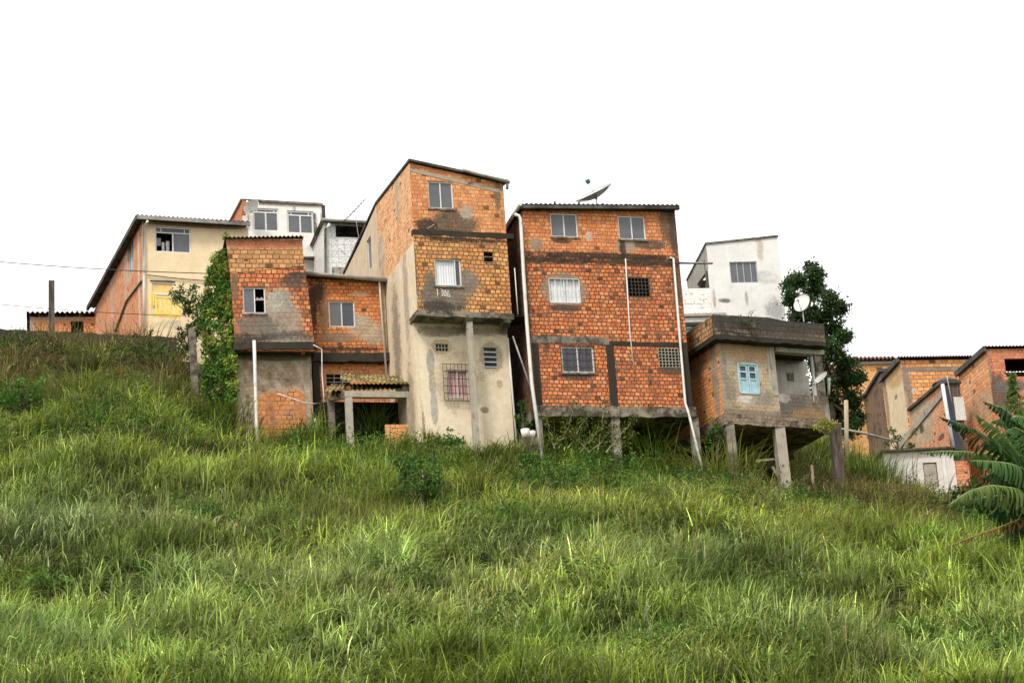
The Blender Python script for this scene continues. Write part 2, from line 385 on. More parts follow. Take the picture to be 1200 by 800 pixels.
# ------------------------------------------------------------------ building pieces
def window(F, rc, parent, off=-0.045, mull=(0.5,), transom=None, fm='frame', pm='pane', open_cells=(), curtain=None, bars=None, fw=0.045, sill=False, name='window', pm_list=None):
    u0, u1, z0, z1 = rc
    f = MB(); D = 0.05
    f.box(F, u0, u1, z1 - fw, z1, off - D, off); f.box(F, u0, u1, z0, z0 + fw, off - D, off)
    f.box(F, u0, u0 + fw, z0 + fw, z1 - fw, off - D, off); f.box(F, u1 - fw, u1, z0 + fw, z1 - fw, off - D, off)
    ms = [u0 + (u1 - u0) * m for m in mull]
    zt = z1 - fw if transom is None else z0 + (z1 - z0) * transom
    for m in ms: f.box(F, m - fw * 0.45, m + fw * 0.45, z0 + fw, zt - (0 if transom is None else fw * .4), off - D, off - 0.004)
    if transom is not None:
        f.box(F, u0 + fw, u1 - fw, zt - fw * 0.4, zt + fw * 0.4, off - D, off - 0.004)
        for m in (0.17, 0.83) if transom < 0.85 or True else ():
            mm = u0 + (u1 - u0) * m; f.box(F, mm - fw * .3, mm + fw * .3, zt + fw * .4, z1 - fw, off - D, off - 0.006)
    w = f.build(name, M[fm], parent)
    xs = [u0 + fw] + ms + [u1 - fw]
    for i in range(len(xs) - 1):
        if i in open_cells: continue
        p = MB(); a = xs[i] + fw * 0.3; b = xs[i + 1] - fw * 0.3
        o2 = off - 0.02 - 0.012 * (i % 2)
        p.box(F, a - 0.02, b + 0.02, z0 + fw * 0.8, zt, o2 - 0.006, o2)
        p.build('pane', M[(pm_list or {}).get(i, pm)], w)
    if transom is not None:
        p = MB(); p.box(F, u0 + fw * 0.9, u1 - fw * 0.9, zt, z1 - fw * 0.9, off - 0.03, off - 0.024); p.build('pane', M['pane_dark'], w)
    if curtain:
        c = MB(); a, b, mat = curtain
        ua, ub = u0 + (u1 - u0) * a, u0 + (u1 - u0) * b
        n = 40
        pts = [(ua + (ub - ua) * i / n, off - 0.075 + 0.016 * math.sin(i * 1.35) + 0.006 * math.sin(i * 3.1)) for i in range(n + 1)]
        for i in range(n):
            (x0, o0), (x1, o1) = pts[i], pts[i + 1]
            c.face([F.P(x0, z0 + fw * .5, o0), F.P(x1, z0 + fw * .5, o1), F.P(x1, z1 - fw * .5, o1), F.P(x0, z1 - fw * .5, o0)])
        c.build('curtain', M[mat], w)
    if bars:
        nu, nz, col, bo, ext = bars
        g = MB(); a, b, c0, c1 = u0 - ext, u1 + ext, z0 - ext, z1 + ext
        for i in range(nu + 1):
            x = a + (b - a) * i / nu; g.box(F, x - .009, x + .009, c0, c1, bo, bo + 0.014)
        for i in range(nz + 1):
            z = c0 + (c1 - c0) * i / nz; g.box(F, a, b, z - .011, z + .011, bo + 0.016, bo + 0.03)
        g.build('grille', M[col], w)
    if sill:
        q = MB(); q.box(F, u0 - 0.05, u1 + 0.05, z0 - 0.07, z0 - 0.004, -0.03, 0.045); q.build('sill', M['concrete'], w)
    return w

def lattice(F, rc, parent, mat, nu, nz, off=0.0, name='vent_block', bw=0.022):
    u0, u1, z0, z1 = rc; g = MB()
    for i in range(nu + 1):
        x = u0 + (u1 - u0) * i / nu; g.box(F, x - bw / 2, x + bw / 2, z0, z1, off - 0.10, off)
    for i in range(nz + 1):
        z = z0 + (z1 - z0) * i / nz; g.box(F, u0, u1, z - bw / 2, z + bw / 2, off - 0.098, off - 0.004)
    w = g.build(name, M[mat], parent)
    d = MB(); d.box(F, u0 - 0.03, u1 + 0.03, z0 - 0.03, z1 + 0.03, off - 0.2, off - 0.15); d.build('shade_backing', M['dark'], w)  # black sheet painting in the darkness behind the lattice
    return w

def sheet(fl, fr, bl, br, waves, amp=0.025, th=0.012, lip=0.0, seg=6):
    """corrugated sheet between four corners: corrugations run front to back"""
    fl, fr, bl, br = map(Vector, (fl, fr, bl, br)); mb = MB(); N = waves * seg
    up = (fr - fl).cross(bl - fl).normalized()
    if up.z < 0: up = -up
    A = []; B = []
    for i in range(N + 1):
        s = i / N; h = up * (amp * math.sin(2 * math.pi * i / seg))
        A.append(fl.lerp(fr, s) + h); B.append(bl.lerp(br, s) + h)
    dn = up * -th
    for i in range(N):
        mb.face([A[i], A[i + 1], B[i + 1], B[i]])
        mb.face([B[i] + dn, B[i + 1] + dn, A[i + 1] + dn, A[i] + dn])
        mb.face([A[i] + dn, A[i + 1] + dn, A[i + 1], A[i]]); mb.face([B[i + 1] + dn, B[i] + dn, B[i], B[i + 1]])
    mb.face([A[0], B[0], B[0] + dn, A[0] + dn]); mb.face([B[-1], A[-1], A[-1] + dn, B[-1] + dn])
    return mb

def slab(pts, th):
    pts = [Vector(p) for p in pts]; dn = Vector((0, 0, -th))
    return MB().hexa([p + dn for p in pts], pts)

FOOT = []      # footprints kept free of grass: (Face, u0, u1, depth_front, depth_back)
def foot(F, u0, u1, back, front=0.0): FOOT.append((F, u0, u1, -back, front))

def shell(F, u0, u1, zb, zt_front, zt_back, depth, parent, mat, inset=0.14, left=False):
    """right flank and back wall of a house (the hidden ones) so that it is closed"""
    m = MB()
    a0, a1 = zt_front
    b0, b1 = zt_back
    pr = [(u1, a1), (u1, b1)]
    q = F.P
    m.hexa([q(u1 - .14, zb, -inset - .002), q(u1, zb, -inset - .002), q(u1, zb, -depth), q(u1 - .14, zb, -depth)],
           [q(u1 - .14, a1, -inset - .002), q(u1, a1, -inset - .002), q(u1, b1, -depth), q(u1 - .14, b1, -depth)])
    m.build('wall', mat, parent)
    m = MB()
    m.hexa([q(u0, zb, -depth - .002), q(u1, zb, -depth - .002), q(u1, zb, -depth - .14), q(u0, zb, -depth - .14)],
           [q(u0, b0, -depth - .002), q(u1, b1, -depth - .002), q(u1, b1, -depth - .14), q(u0, b0, -depth - .14)])
    m.build('wall', mat, parent)
    if left:
        m = MB()
        m.hexa([q(u0, zb, -inset - .002), q(u0 + .14, zb, -inset - .002), q(u0 + .14, zb, -depth), q(u0, zb, -depth)],
               [q(u0, a0, -inset - .002), q(u0 + .14, a0, -inset - .002), q(u0 + .14, b0, -depth), q(u0, b0, -depth)])
        m.build('wall', mat, parent)

def dish(name, label, c, nrm, rad, depth, mast_to, feed_len=0.8, mat='dish', ribs=0, feed_mat='white', group=None, mesh=False, feed_dir=None):
    c = Vector(c); nrm = Vector(nrm).normalized()
    a = Vector((0, 0, 1)) if abs(nrm.z) < .9 else Vector((1, 0, 0))
    x = nrm.cross(a).normalized(); y = nrm.cross(x)
    t = thing(name, label, 'satellite dish', Vector(mast_to), group)
    mb = MB(); NR, NA = 6, 28
    def P(i, j, o=0):
        r = rad * i / NR; an = 2 * math.pi * j / NA
        return c + (x * math.cos(an) + y * math.sin(an)) * r + nrm * (depth * ((i / NR) ** 2) + o)
    for i in range(NR):
        for j in range(NA):
            mb.face([P(i, j), P(i + 1, j), P(i + 1, j + 1), P(i, j + 1)]) if i else mb.face([P(0, 0), P(1, j), P(1, j + 1)])
            mb.face([P(i, j, -.012), P(i, j + 1, -.012), P(i + 1, j + 1, -.012), P(i + 1, j, -.012)]) if i else mb.face([P(0, 0, -.012), P(1, j + 1, -.012), P(1, j, -.012)])
    ref = mb.build('reflector', M[mat], t, smooth=True)
    rim = MB(); rim.tube([P(NR, j) for j in range(NA)] + [P(NR, 0)], 0.014, 6, caps=False); rim.build('rim', M['metal'], ref, smooth=True)
    if ribs:
        rb = MB()
        for k in range(ribs):
            j = k * NA / ribs; rb.tube([P(i, j, -.03) for i in range(0, NR + 1)], 0.012, 5)
        rb.build('ribs', M['pipe_grey'], ref)
    fd = Vector(feed_dir) if feed_dir is not None else c + nrm * (depth + feed_len)
    am = MB()
    if feed_dir is None and ribs:
        am.tube([c, fd], 0.012, 6)
    else:
        am.tube([c + y * rad * 0.98 * (1 if y.z < 0 else -1) + nrm * depth * .9, fd], 0.015, 6)
    am.build('feed_arm', M['metal'], t)
    fb = MB(); fb.tube([fd - nrm * 0.07, fd + nrm * 0.10], 0.07 if ribs else 0.04, 10, r1=0.1 if ribs else 0.05); fb.build('feed_horn', M[feed_mat], t, smooth=True)
    ms = MB(); back = c - nrm * 0.10; ms.tube([c - nrm * .01, back], 0.05, 8); mt = Vector(mast_to)
    ms.tube([back, Vector((mt.x, mt.y, back.z - .05)) if abs(back.z - mt.z) > .3 else back + Vector((0, 0, -.02)), mt], 0.022, 8)
    ms.build('mast', M['metal'], t)
    return t

def pipe(name, label, pts, r, mat='pipe', cat='pipe', n=8):
    mb = MB(); mb.tube(pts, r, n); o = mb.build(name, M[mat], None, smooth=True)
    return tagp(o, label, cat)
def part_pipe(name, pts, r, parent, mat='pipe', n=8):
    mb = MB(); mb.tube(pts, r, n); return mb.build(name, M[mat], parent, smooth=True)

# ------------------------------------------------------------------ terrain
CTRL = []
def cp(px, py, Y): p = pt(px, py, Y); CTRL.append((p.x, p.y, p.z))
for x in (-250, 150, 500, 850, 1150, 1450):
    cp(x, 800, 51); cp(x, 700, 58)
for x in (-250, 100, 500, 850): cp(x, 625, 64)
for px, py, Y in ((1100, 660, 64), (1300, 672, 64), (-200, 560, 69), (0, 555, 69.5), (200, 560, 69.5), (400, 575, 69), (600, 585, 69), (800, 590, 70), (950, 610, 70),
                  (-150, 480, 77), (0, 478, 77), (160, 490, 75.5), (-150, 408, 88), (0, 408, 88), (160, 411, 88), (80, 436, 83), (225, 452, 79), (270, 488, 76), (330, 505, 75), (410, 512, 74.5),
                  (500, 524, 73.5), (600, 533, 73.5), (700, 545, 74), (800, 556, 74.5), (880, 574, 75), (960, 582, 75.5), (1000, 600, 72), (1030, 560, 81), (985, 512, 87),
                  (1060, 566, 87), (1100, 580, 87), (1130, 600, 80), (1200, 600, 80), (1300, 600, 82), (700, 520, 80), (620, 505, 80), (900, 548, 82), (1000, 540, 83), (760, 525, 80)):
    cp(px, py + ((28 if px < 600 else 22) if (70.5 < Y and px > 215) else 0), Y)
CTRL += [(0, 0, 0), (-25, 0, 0), (25, 0, 0), (0, 20, 3.2), (-20, 20, 3.2), (20, 20, 3.2), (0, -12, -0.5), (-40, 98, 29.6), (-15, 98, 29.6), (5, 98, 28.5), (25, 104, 26), (40, 104, 24), (0, 115, 29), (-30, 115, 29.5), (30, 118, 26), (-55, 60, 14), (60, 60, 13)]
CT = np.array(CTRL, float)
def _phi(r2): return 0.5 * r2 * np.log(np.maximum(r2, 1e-9))
_n = len(CT); _A = np.zeros((_n + 3, _n + 3)); _d2 = ((CT[:, None, :2] - CT[None, :, :2]) ** 2).sum(-1)
_A[:_n, :_n] = _phi(_d2) + np.eye(_n) * 2.0; _A[:_n, _n] = 1; _A[:_n, _n + 1:] = CT[:, :2]; _A[_n:, :_n] = _A[:_n, _n:].T
_W = np.linalg.solve(_A, np.concatenate([CT[:, 2], np.zeros(3)]))
def vnoise(x, y, s, seed=0):
    """smooth value noise, -1..1"""
    g = np.random.default_rng(seed).uniform(-1, 1, (256, 256)).clip(-.8, .8) * 1.15
    x = np.asarray(x) / s + 100.3; y = np.asarray(y) / s + 57.7
    xi = np.floor(x).astype(int); yi = np.floor(y).astype(int); fx = x - xi; fy = y - yi
    fx = fx * fx * (3 - 2 * fx); fy = fy * fy * (3 - 2 * fy)
    G = lambda a, b: g[a % 256, b % 256]
    return (G(xi, yi) * (1 - fx) + G(xi + 1, yi) * fx) * (1 - fy) + (G(xi, yi + 1) * (1 - fx) + G(xi + 1, yi + 1) * fx) * fy
def ground(x, y, rough=True):
    x = np.atleast_1d(np.asarray(x, float)); y = np.atleast_1d(np.asarray(y, float))
    z = np.empty_like(x)
    for i in range(0, len(x), 20000):
        xs, ys = x[i:i + 20000], y[i:i + 20000]
        d2 = (xs[:, None] - CT[None, :, 0]) ** 2 + (ys[:, None] - CT[None, :, 1]) ** 2
        z[i:i + 20000] = _phi(d2) @ _W[:_n] + _W[_n] + _W[_n + 1] * xs + _W[_n + 2] * ys
    if rough: z = z + (0.42 * vnoise(x, y, 3.1, 3) + 0.18 * vnoise(x, y, 1.2, 4)) * np.where(y > 84, .5, 1)
    d = np.hypot(x, y - 55); w = np.clip((d - 62) / 60, 0, 1); w = w * w * (3 - 2 * w)
    far = np.where(y > 55, 12.0, -2.0)
    return z * (1 - w) + far * w
def gz(x, y): return float(ground(x, y, False)[0])

def axis(lo, hi, step, far):
    a = list(np.arange(lo, hi + 1e-6, step)); s = step * 1.5; v = hi
    while v < far: v += s; a.append(v); s *= 1.35
    s = step * 1.5; v = lo
    while v > -far: v -= s; a.insert(0, v); s *= 1.35
    return np.array(a)
ax_x = axis(-52, 52, 0.8, 3500); ax_y = axis(-4, 122, 0.8, 3500)
gx, gy = np.meshgrid(ax_x, ax_y); gzv = ground(gx.ravel(), gy.ravel())
nx, ny = len(ax_x), len(ax_y)
vv = np.column_stack([gx.ravel(), gy.ravel(), gzv])
idx = np.arange(nx * ny).reshape(ny, nx)
qf = np.stack([idx[:-1, :-1], idx[:-1, 1:], idx[1:, 1:], idx[1:, :-1]], -1).reshape(-1, 4)
def np_mesh(name, verts, quads, mat, parent=None, col=None, smooth=False):
    me = bpy.data.meshes.new(name)
    nv, nf = len(verts), len(quads); k = quads.shape[1]
    me.vertices.add(nv); me.vertices.foreach_set('co', np.asarray(verts, dtype=np.float32).ravel())
    me.loops.add(nf * k); me.loops.foreach_set('vertex_index', quads.astype(np.int32).ravel())
    me.polygons.add(nf); me.polygons.foreach_set('loop_start', np.arange(0, nf * k, k, dtype=np.int32))
    try: me.polygons.foreach_set('loop_total', np.full(nf, k, dtype=np.int32))
    except Exception: pass
    if col is not None:
        a = me.color_attributes.new('Col', 'FLOAT_COLOR', 'POINT')
        c = np.ones((nv, 4), dtype=np.float32); c[:, :3] = col; a.data.foreach_set('color', c.ravel())
    me.materials.append(mat); me.update(calc_edges=True)
    if smooth: me.polygons.foreach_set('use_smooth', np.ones(nf, dtype=bool))
    o = bpy.data.objects.new(name, me); COL.objects.link(o)
    if parent: o.parent = parent
    return o
mg = bpy.data.materials.new('hillside_soil'); t = NT(mg)
tc = t.n('ShaderNodeTexCoord').outputs['Object']
n1 = t.noise(tc, 0.5, 6, 0.7); n2 = t.noise(tc, 5, 5, 0.7)
c = t.mix(t.ramp(n1, 0.4, 0.6), (0.030, 0.040, 0.012), (0.05, 0.042, 0.02)); c = t.mix(t.ramp(n2, 0.4, 0.7), c, (0.018, 0.022, 0.010))
t.out(c, 1.0, n2, 0.6, 0.1, 0.1)
tagp(np_mesh('ground', vv, qf, mg, smooth=True), kind='structure')

# ================================================================== the houses
def origin(px, py, Y):
    p = pt(px, py, Y); return (p.x, p.y)

# ---- the tall narrow tower ------------------------------------------------
TW = Face(origin(490, 378, 75.0), R(18))
u_r = TW.uz(600, 370)[0]
zb = TW.uz(497, 590)[1]
tb = thing('tower_house', 'tall narrow brick house with cream plastered ground storey and overhanging upper floors', 'house', TW.P(u_r / 2, zb, 0))
G1 = TW.rect(501, 212, 532, 245); G2 = TW.rect(508.5, 302.5, 541.5, 335.5); G3 = TW.rect(566.5, 294.5, 578.5, 307)
zs1 = TW.uz(495, 364)[1]; zs0 = TW.uz(493, 370.5)[1]
pch = [E(TW, 540, 281, 62, 3.5, (.035, .028, .022), .8), E(TW, 515, 272, 34, 4, (.04, .032, .026), .8), E(TW, 575, 275, 26, 3, (.05, .04, .03), .8), E(TW, 583, 230, 4, 20, (.2, .13, .08), .8), E(TW, 486, 320, 3, 40, (.12, .085, .05), .8), E(TW, 532, 262, 30, 16, (0.10, 0.085, 0.065), .45), E(TW, 546, 249, 8, 10, (0.40, 0.36, 0.30), .8), E(TW, 500, 264, 14, 8, DARKP, .5),
       E(TW, 520, 348, 32, 19, (0.16, 0.145, 0.12), .45), E(TW, 549, 330, 13, 16, (0.20, 0.18, 0.15), .5), E(TW, 515, 360, 26, 8, (0.05, .045, .038), .5), E(TW, 503, 330, 7, 14, (0.15, 0.13, .10), .5)]
mt_up = wallmat('tower_brick_front', 'brick', cols=YELLOW + [(0.54, 0.20, 0.06)], mortar=(0.11, 0.075, 0.045), patches=pch, grime=0.16, streak=0.45, seed=11, bw=.185, bh=.15)
mt_top = wallmat('tower_brick_top', 'brick', cols=[(0.52, 0.22, 0.085), (0.56, 0.27, 0.11), (0.48, 0.18, 0.07), (0.60, 0.31, 0.13), (0.50, 0.2, 0.08)], mortar=(0.22, 0.13, 0.08), patches=pch, grime=0.16, streak=0.45, seed=12, mw=.012, bw=.185, bh=.145)
zmid = TW.uz(490, 277)[1]; zmid0 = TW.uz(490, 262)[1]
ztl = TW.uz(480, 191)[1]; ztr = TW.uz(591, 215)[1]
m = MB(); m.poly(TW, [(0, zmid), (u_r, zmid), (u_r, ztr), (0, ztl)], [G1]); m.build('wall', mt_top, tb)
m = MB(); m.poly(TW, [(0, zs1), (u_r, zs1), (u_r, zmid - .003), (0, zmid - .003)], [G2, G3]); m.build('wall', mt_up, tb)
m = MB(); zc = TW.uz(490, 276)[1]; m.rbox(TW, -0.02, u_r + 0.25, zc + .03, zc + .22, -0.2, 0.012); m.build('concrete_band', M['concrete_dark'], tb)
m = MB(); zt1 = TW.uz(482, 199)[1]
m.poly(TW, [(0, ztl - .32), (u_r, ztr - .40), (u_r, ztr - .26), (0, ztl - .20)], t=.1, off=.012); m.build('ring_beam', M['concrete_pale'], tb)
window(TW, G1, tb, pm='pane', sill=True); window(TW, G2, tb, mull=(0.78,), curtain=(0.02, 0.86, 'curtain'), open_cells=(0,), pm='pane_dark', sill=True)
m = MB(); u0, u1, z0, z1 = G3
m.box(TW, u0 - .04, u1 + .04, z0 - .04, z0, -.1, .012); m.box(TW, u0 + .0, u1 - .0, (z0 + z1) / 2 - .015, (z0 + z1) / 2 + .02, -.1, -.02)
m.build('vent_opening', M['concrete'], tb); m = MB(); m.box(TW, u0 - .05, u1 + .05, z0 - .05, z1 + .05, -.3, -.2); m.build('vent_shade', M['dark'], tb)  # black sheet behind the vent stands in for the shade inside
# slab that the upper floors stand on; it runs on to the right over the gap
uR = TW.uz(619, 377)[0]
m = MB(); m.rbox(TW, -0.06, u_r + .04, zs0, zs1 - .003, -0.9, 0.10); m.build('floor_slab', M['concrete'], tb)
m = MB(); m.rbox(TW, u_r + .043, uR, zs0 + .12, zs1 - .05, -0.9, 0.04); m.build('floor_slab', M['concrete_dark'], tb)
for (a, b) in ((549, 361), (594, 378)):
    uu = TW.uz(a, b)[0]; m = MB(); m.hexa([TW.P(uu - .13, zs0 - .30, -.5), TW.P(uu - .13, zs0 - .12, 0.02), TW.P(uu + .13, zs0 - .12, .02), TW.P(uu + .13, zs0 - .30, -.5)][::-1],
        [TW.P(uu - .13, zs0 - .002, -.5), TW.P(uu - .13, zs0 - .002, 0.09), TW.P(uu + .13, zs0 - .002, .09), TW.P(uu + .13, zs0 - .002, -.5)][::-1]); m.build('bracket', M['concrete'], tb)
# ground storey, set back 0.5 m
S = -0.65; TG = TW.shift(S)
ul = TG.uz(489, 385)[0]; ur = TG.uz(594.5, 393)[0]
H1 = TG.rect(510.5, 402.5, 525.5, 411.5); H2 = TG.rect(523.5, 433, 550, 465.5); H3 = TG.rect(566, 407, 584, 432)
pp = [E(TG, 504.5, 424, 5, 16, (0.36, 0.33, 0.28), .25), E(TG, 507, 450, 4.5, 16, (0.36, 0.33, 0.28), .25), E(TG, 509, 478, 4.5, 20, (0.40, 0.38, 0.34), .25),
      E(TG, 518, 406, 13, 9, (0.50, 0.38, 0.20), .35), E(TG, 576, 419, 14, 19, (0.42, 0.33, 0.20), .3), E(TG, 503, 522, 20, 17, (0.44, 0.24, 0.12), .7), E(TG, 495, 505, 4, 30, (.3, .2, .12), .8), E(TG, 560, 388, 50, 5, (.36, .29, .21), .9),
      E(TG, 585, 450, 4, 5, (0.5, 0.37, 0.22), .4), E(TG, 537, 447, 30, 36, (0.52, 0.42, 0.29), .6), E(TG, 568, 480, 5, 4, (0.3, 0.23, 0.15), .4), E(TG, 515, 388, 28, 7, (0.28, 0.23, 0.17), .5)]
mc = wallmat('tower_cream_plaster', 'plaster', base=(0.76, 0.65, 0.49), base2=(0.64, 0.53, 0.39), patches=pp, grime=0.12, grime_col=(0.25, 0.19, 0.12), streak=0.25, streak_col=(0.36, 0.28, 0.18), seed=13)
m = MB(); m.poly(TG, [(ul, zb), (ur, zb), (ur, zs0 + .01), (ul, zs0 + .01)], [H1, H2, H3]); m.build('plastered_wall', mc, tb)
lattice(TG, H1, tb, 'block', 4, 2, -0.03, bw=.03)
window(TG, H2, tb, off=-0.04, curtain=(0.0, 1.0, 'curtain_pink'), open_cells=(0, 1), bars=(8, 5, 'iron', 0.10, 0.17))
u0, u1, z0, z1 = H3
w = MB()
for i in range(5):
    z = z0 + (z1 - z0) * (i + .1) / 4.2; w.bar(TG.P(u0 + .03, z + .05, -.04), TG.P(u1 - .03, z + .05, -.04), 0.012, 0.05)
lw = w.build('louvre_window', M['metal'], tb)
for i in range(4):
    w = MB(); z = z0 + (z1 - z0) * i / 4
    w.face([TG.P(u0 + .02, z + .02, -.09), TG.P(u1 - .02, z + .02, -.09), TG.P(u1 - .02, z + (z1 - z0) / 4 - .01, -.05), TG.P(u0 + .02, z + (z1 - z0) / 4 - .01, -.05)]); w.build('pane', M['pane_dark'], lw)
w = MB(); w.box(TG, u0, u0 + .03, z0, z1, -.1, -.03); w.box(TG, u1 - .03, u1, z0, z1, -.1, -.03); w.box(TG, u0, u1, z0 - .03, z0, -.1, -.03); w.box(TG, u0, u1, z1, z1 + .03, -.1, -.03); w.build('louvre_frame', M['frame_grey'], lw)
# front column standing just before the plastered wall
p1 = TW.at(547.5, 377, -0.10); p0 = TW.P(TW.uz(560, 500, -.10)[0] * 0 + TW.uz(549.5, 377, -.1)[0], zb, -0.10)
m = MB(); m.bar(p0, TW.P(TW.uz(549.5, 377, -.1)[0], zs0 - .10, -0.10), 0.21, 0.2); m.build('column', M['concrete_pale'], tb)
# left flank: brick above, plaster below and behind
TS = TW.left_side()
zfl = TS.uz(489, 276)[1]
mb_s = wallmat('tower_flank_brick', 'brick', cols=[(0.60, 0.33, 0.17), (0.54, 0.25, 0.11), (0.64, 0.40, 0.22), (0.50, 0.21, 0.09), (0.60, 0.36, 0.16)], mortar=(0.42, 0.29, 0.18), grime=0.0, streak=0.2, seed=14, mw=0.02, bw=.21, bh=.13,
               patches=[E(TS, 466, 230, 2.4, 34, (0.5, 0.40, 0.29), .12), E(TS, 447, 300, 4, 30, (0.46, 0.38, 0.29), .4)])
GS = TS.rect(429.5, 283, 436, 312)
ub = TS.uz(443.5, 300)[0]; ubk = TS.uz(403, 322)[0]
m = MB(); zk = TS.uz(441, 240)[1]
m.poly(TS, [(ub, zfl), (0, zfl), (0, ztl), (ub, zk)]); m.build('brick_flank_wall', mb_s, tb)
pp = [E(TS, 476, 350, 3, 70, (0.40, 0.33, 0.25), 1.0), E(TS, 465, 400, 5, 80, (0.26, 0.21, 0.16), 1.0), E(TS, 482, 480, 5, 60, (0.36, 0.27, 0.18), 1.0)]
mp_s = wallmat('tower_flank_plaster', 'plaster', base=(0.74, 0.62, 0.46), base2=(0.60, 0.49, 0.35), patches=pp, grime=0.05, grime_col=(0.2, 0.16, 0.11), streak=0.45, streak_col=(0.27, 0.22, 0.16), seed=15)
m = MB(); m.poly(TS, [(ubk, zb), (S, zb), (S, zs0 + .01), (0, zs0 + .01), (0, zfl - .003), (ubk, zfl - .003)]); m.build('plastered_flank_wall', mp_s, tb)
mp_b = wallmat('tower_back_plaster', 'plaster', base=(0.58, 0.47, 0.34), base2=(0.48, 0.38, 0.27), grime=0.15, grime_col=(0.3, 0.22, 0.15), streak=0.3, seed=16)
zk2 = TS.uz(421, 286)[1]; u2 = TS.uz(421, 286)[0]; zk3 = TS.uz(403, 322)[1]
m = MB(); m.poly(TS, [(ubk, zfl + .0), (ub - .003, zfl), (ub - .003, zk), (u2, zk2), (ubk, zk3)], [GS] if GS[2] > zfl else []); m.build('plastered_rear_flank_wall', mp_b, tb)
if GS[2] > zfl: window(TS, GS, tb, mull=(), pm='pane')
# roof: monopitch, following the flank
D = -ubk
def up(P, d): return Vector(P) + Vector((0, 0, d))
q = TW.P
m = slab([q(-.05, ztl + .12, .12), q(u_r + .18, ztr + .10, .12), q(u_r + .18, zk + .02, ub - .05 if False else -(-ub)), q(-.05, zk + .12, ub)], .09); m.build('roof', M['roof_dark'], tb)
m = slab([q(-.05, zk + .11, ub - .003), q(u_r + .1, zk + .0, ub - .003), q(u_r + .1, zk3, ubk), q(-.05, zk3 + .10, ubk)], .09); m.build('roof', M['roof_dark'], tb)
m = MB(); m.tube([q(u_r * .55, ztr + .10 + (ztl - ztr) * .45, .16), q(u_r + .2, ztr - .02, .16)], .06, 8); m.tube([q(u_r + .12, ztr - .02, .14), q(u_r + .12, ztr - .25, .05)], .05, 8); m.build('gutter', M['pipe_grey'], tb, smooth=True)
shell(TW, 0, u_r, zb, (ztl, ztr), (zk3, zk3 - .1), D, tb, mp_b, inset=.82)
m = MB(); m.box(TW, u_r - .14, u_r, zs1, ztr - .05, -.817, -.143); m.build('wall', mt_up, tb)
# painted number under the middle window
STROKES = {'1': [[(.3, 1), (.3, 0)]], '3': [[(0, 1), (.6, .95), (.55, .6), (.2, .52), (.6, .45), (.6, .05), (0, 0)]], '0': [[(.1, .1), (0, .5), (.1, .9), (.5, .9), (.6, .5), (.5, .1), (.1, .1)]],
           '6': [[(.6, .9), (.2, .95), (.0, .5), (.05, .08), (.5, .05), (.6, .35), (.3, .5), (.05, .38)]],
           'C': [[(.65, .95), (.15, .95), (.02, .6), (.02, .3), (.15, .05), (.65, .05)]]}
a0 = TW.uz(511, 338); a1 = TW.uz(529, 346); H = abs(TW.uz(515, 337)[1] - TW.uz(515, 345.5)[1]); wch = (a1[0] - a0[0]) / 4
m = MB()
for i, ch in enumerate('1306'):
    for st in STROKES[ch]:
        P = [TW.P(a0[0] + wch * (i + s[0]), a0[1] - H + s[1] * H - 0.015 * i, 0.006) for s in st]
        for a, b in zip(P[:-1], P[1:]): m.bar(a, b, 0.022, 0.008)
m.build('painted_number', simple('white_wall_paint', (0.78, 0.76, 0.74), .8, .05), tb)
m = MB(); m.bar(TW.at(501, 268, .05), TW.at(509, 263, .35), .03); m.build('wooden_peg', M['wood_pale'], tb)
foot(TG, ul - .2, ur + .2, 12)

# ---- big four-window brick house on stilts --------------------------------
BG = Face(origin(636, 478, 76.0), R(15.5))
uL = BG.uz(612, 248)[0]; uR2 = BG.uz(791, 250)[0]
zt = BG.uz(612, 246)[1]; ztr2 = BG.uz(790, 247)[1]; zsl1 = BG.uz(700, 476)[1]; zsl0 = BG.uz(700, 488)[1]
bh = thing('brick_house', 'wide three storey orange brick house standing on concrete stilts', 'house', BG.P((uL + uR2) / 2, zsl0 - 3, 0))
W1 = BG.rect(644.2, 249.5, 678, 278); W2 = BG.rect(723.5, 252.5, 757.5, 281); W3 = BG.rect(642, 325, 681.6, 355.5); V1 = BG.rect(735.5, 325.5, 761.5, 347.5)
W4 = BG.rect(657.3, 405.8, 697.3, 436.5); V2 = BG.rect(771, 408, 804, 430.5)
pp = [E(BG, 735, 288, 14, 8, (0.34, 0.28, 0.2), .4), E(BG, 762, 287, 20, 6, (0.10, 0.08, 0.06), .5), E(BG, 730, 292, 4, 12, DARKP, .5), E(BG, 690, 277, 4, 6, (0.6, 0.48, 0.4), .4), E(BG, 661, 340, 27, 21, (0.30, 0.22, 0.15), .3),
      E(BG, 662, 361, 20, 4, (0.07, 0.055, 0.045), .4), E(BG, 675, 440, 22, 5, (0.06, .05, .04), .35), E(BG, 748, 338, 18, 15, (0.10, 0.075, 0.055), .4), E(BG, 783, 262, 12, 26, (0.14, 0.09, 0.06), .6),
      E(BG, 628, 286, 8, 8, (0.3, .25, .18), .5), E(BG, 615, 360, 7, 60, (0.12, 0.07, 0.045), .7), E(BG, 703, 300, 98, 5, (.035, .028, .022), .75), E(BG, 650, 304, 50, 4, (.03, .025, .02), .8), E(BG, 760, 306, 45, 5, (.05, .035, .025), .9), E(BG, 660, 283, 12, 3, (.08, .05, .035), .6), E(BG, 640, 395, 24, 4, (.08, .05, .035), .8), E(BG, 790, 270, 6, 40, (.08, .055, .04), .9), E(BG, 788, 434, 18, 6, (0.10, 0.07, 0.05), .5), E(BG, 795, 330, 7, 30, (0.12, .08, .05), .6)]
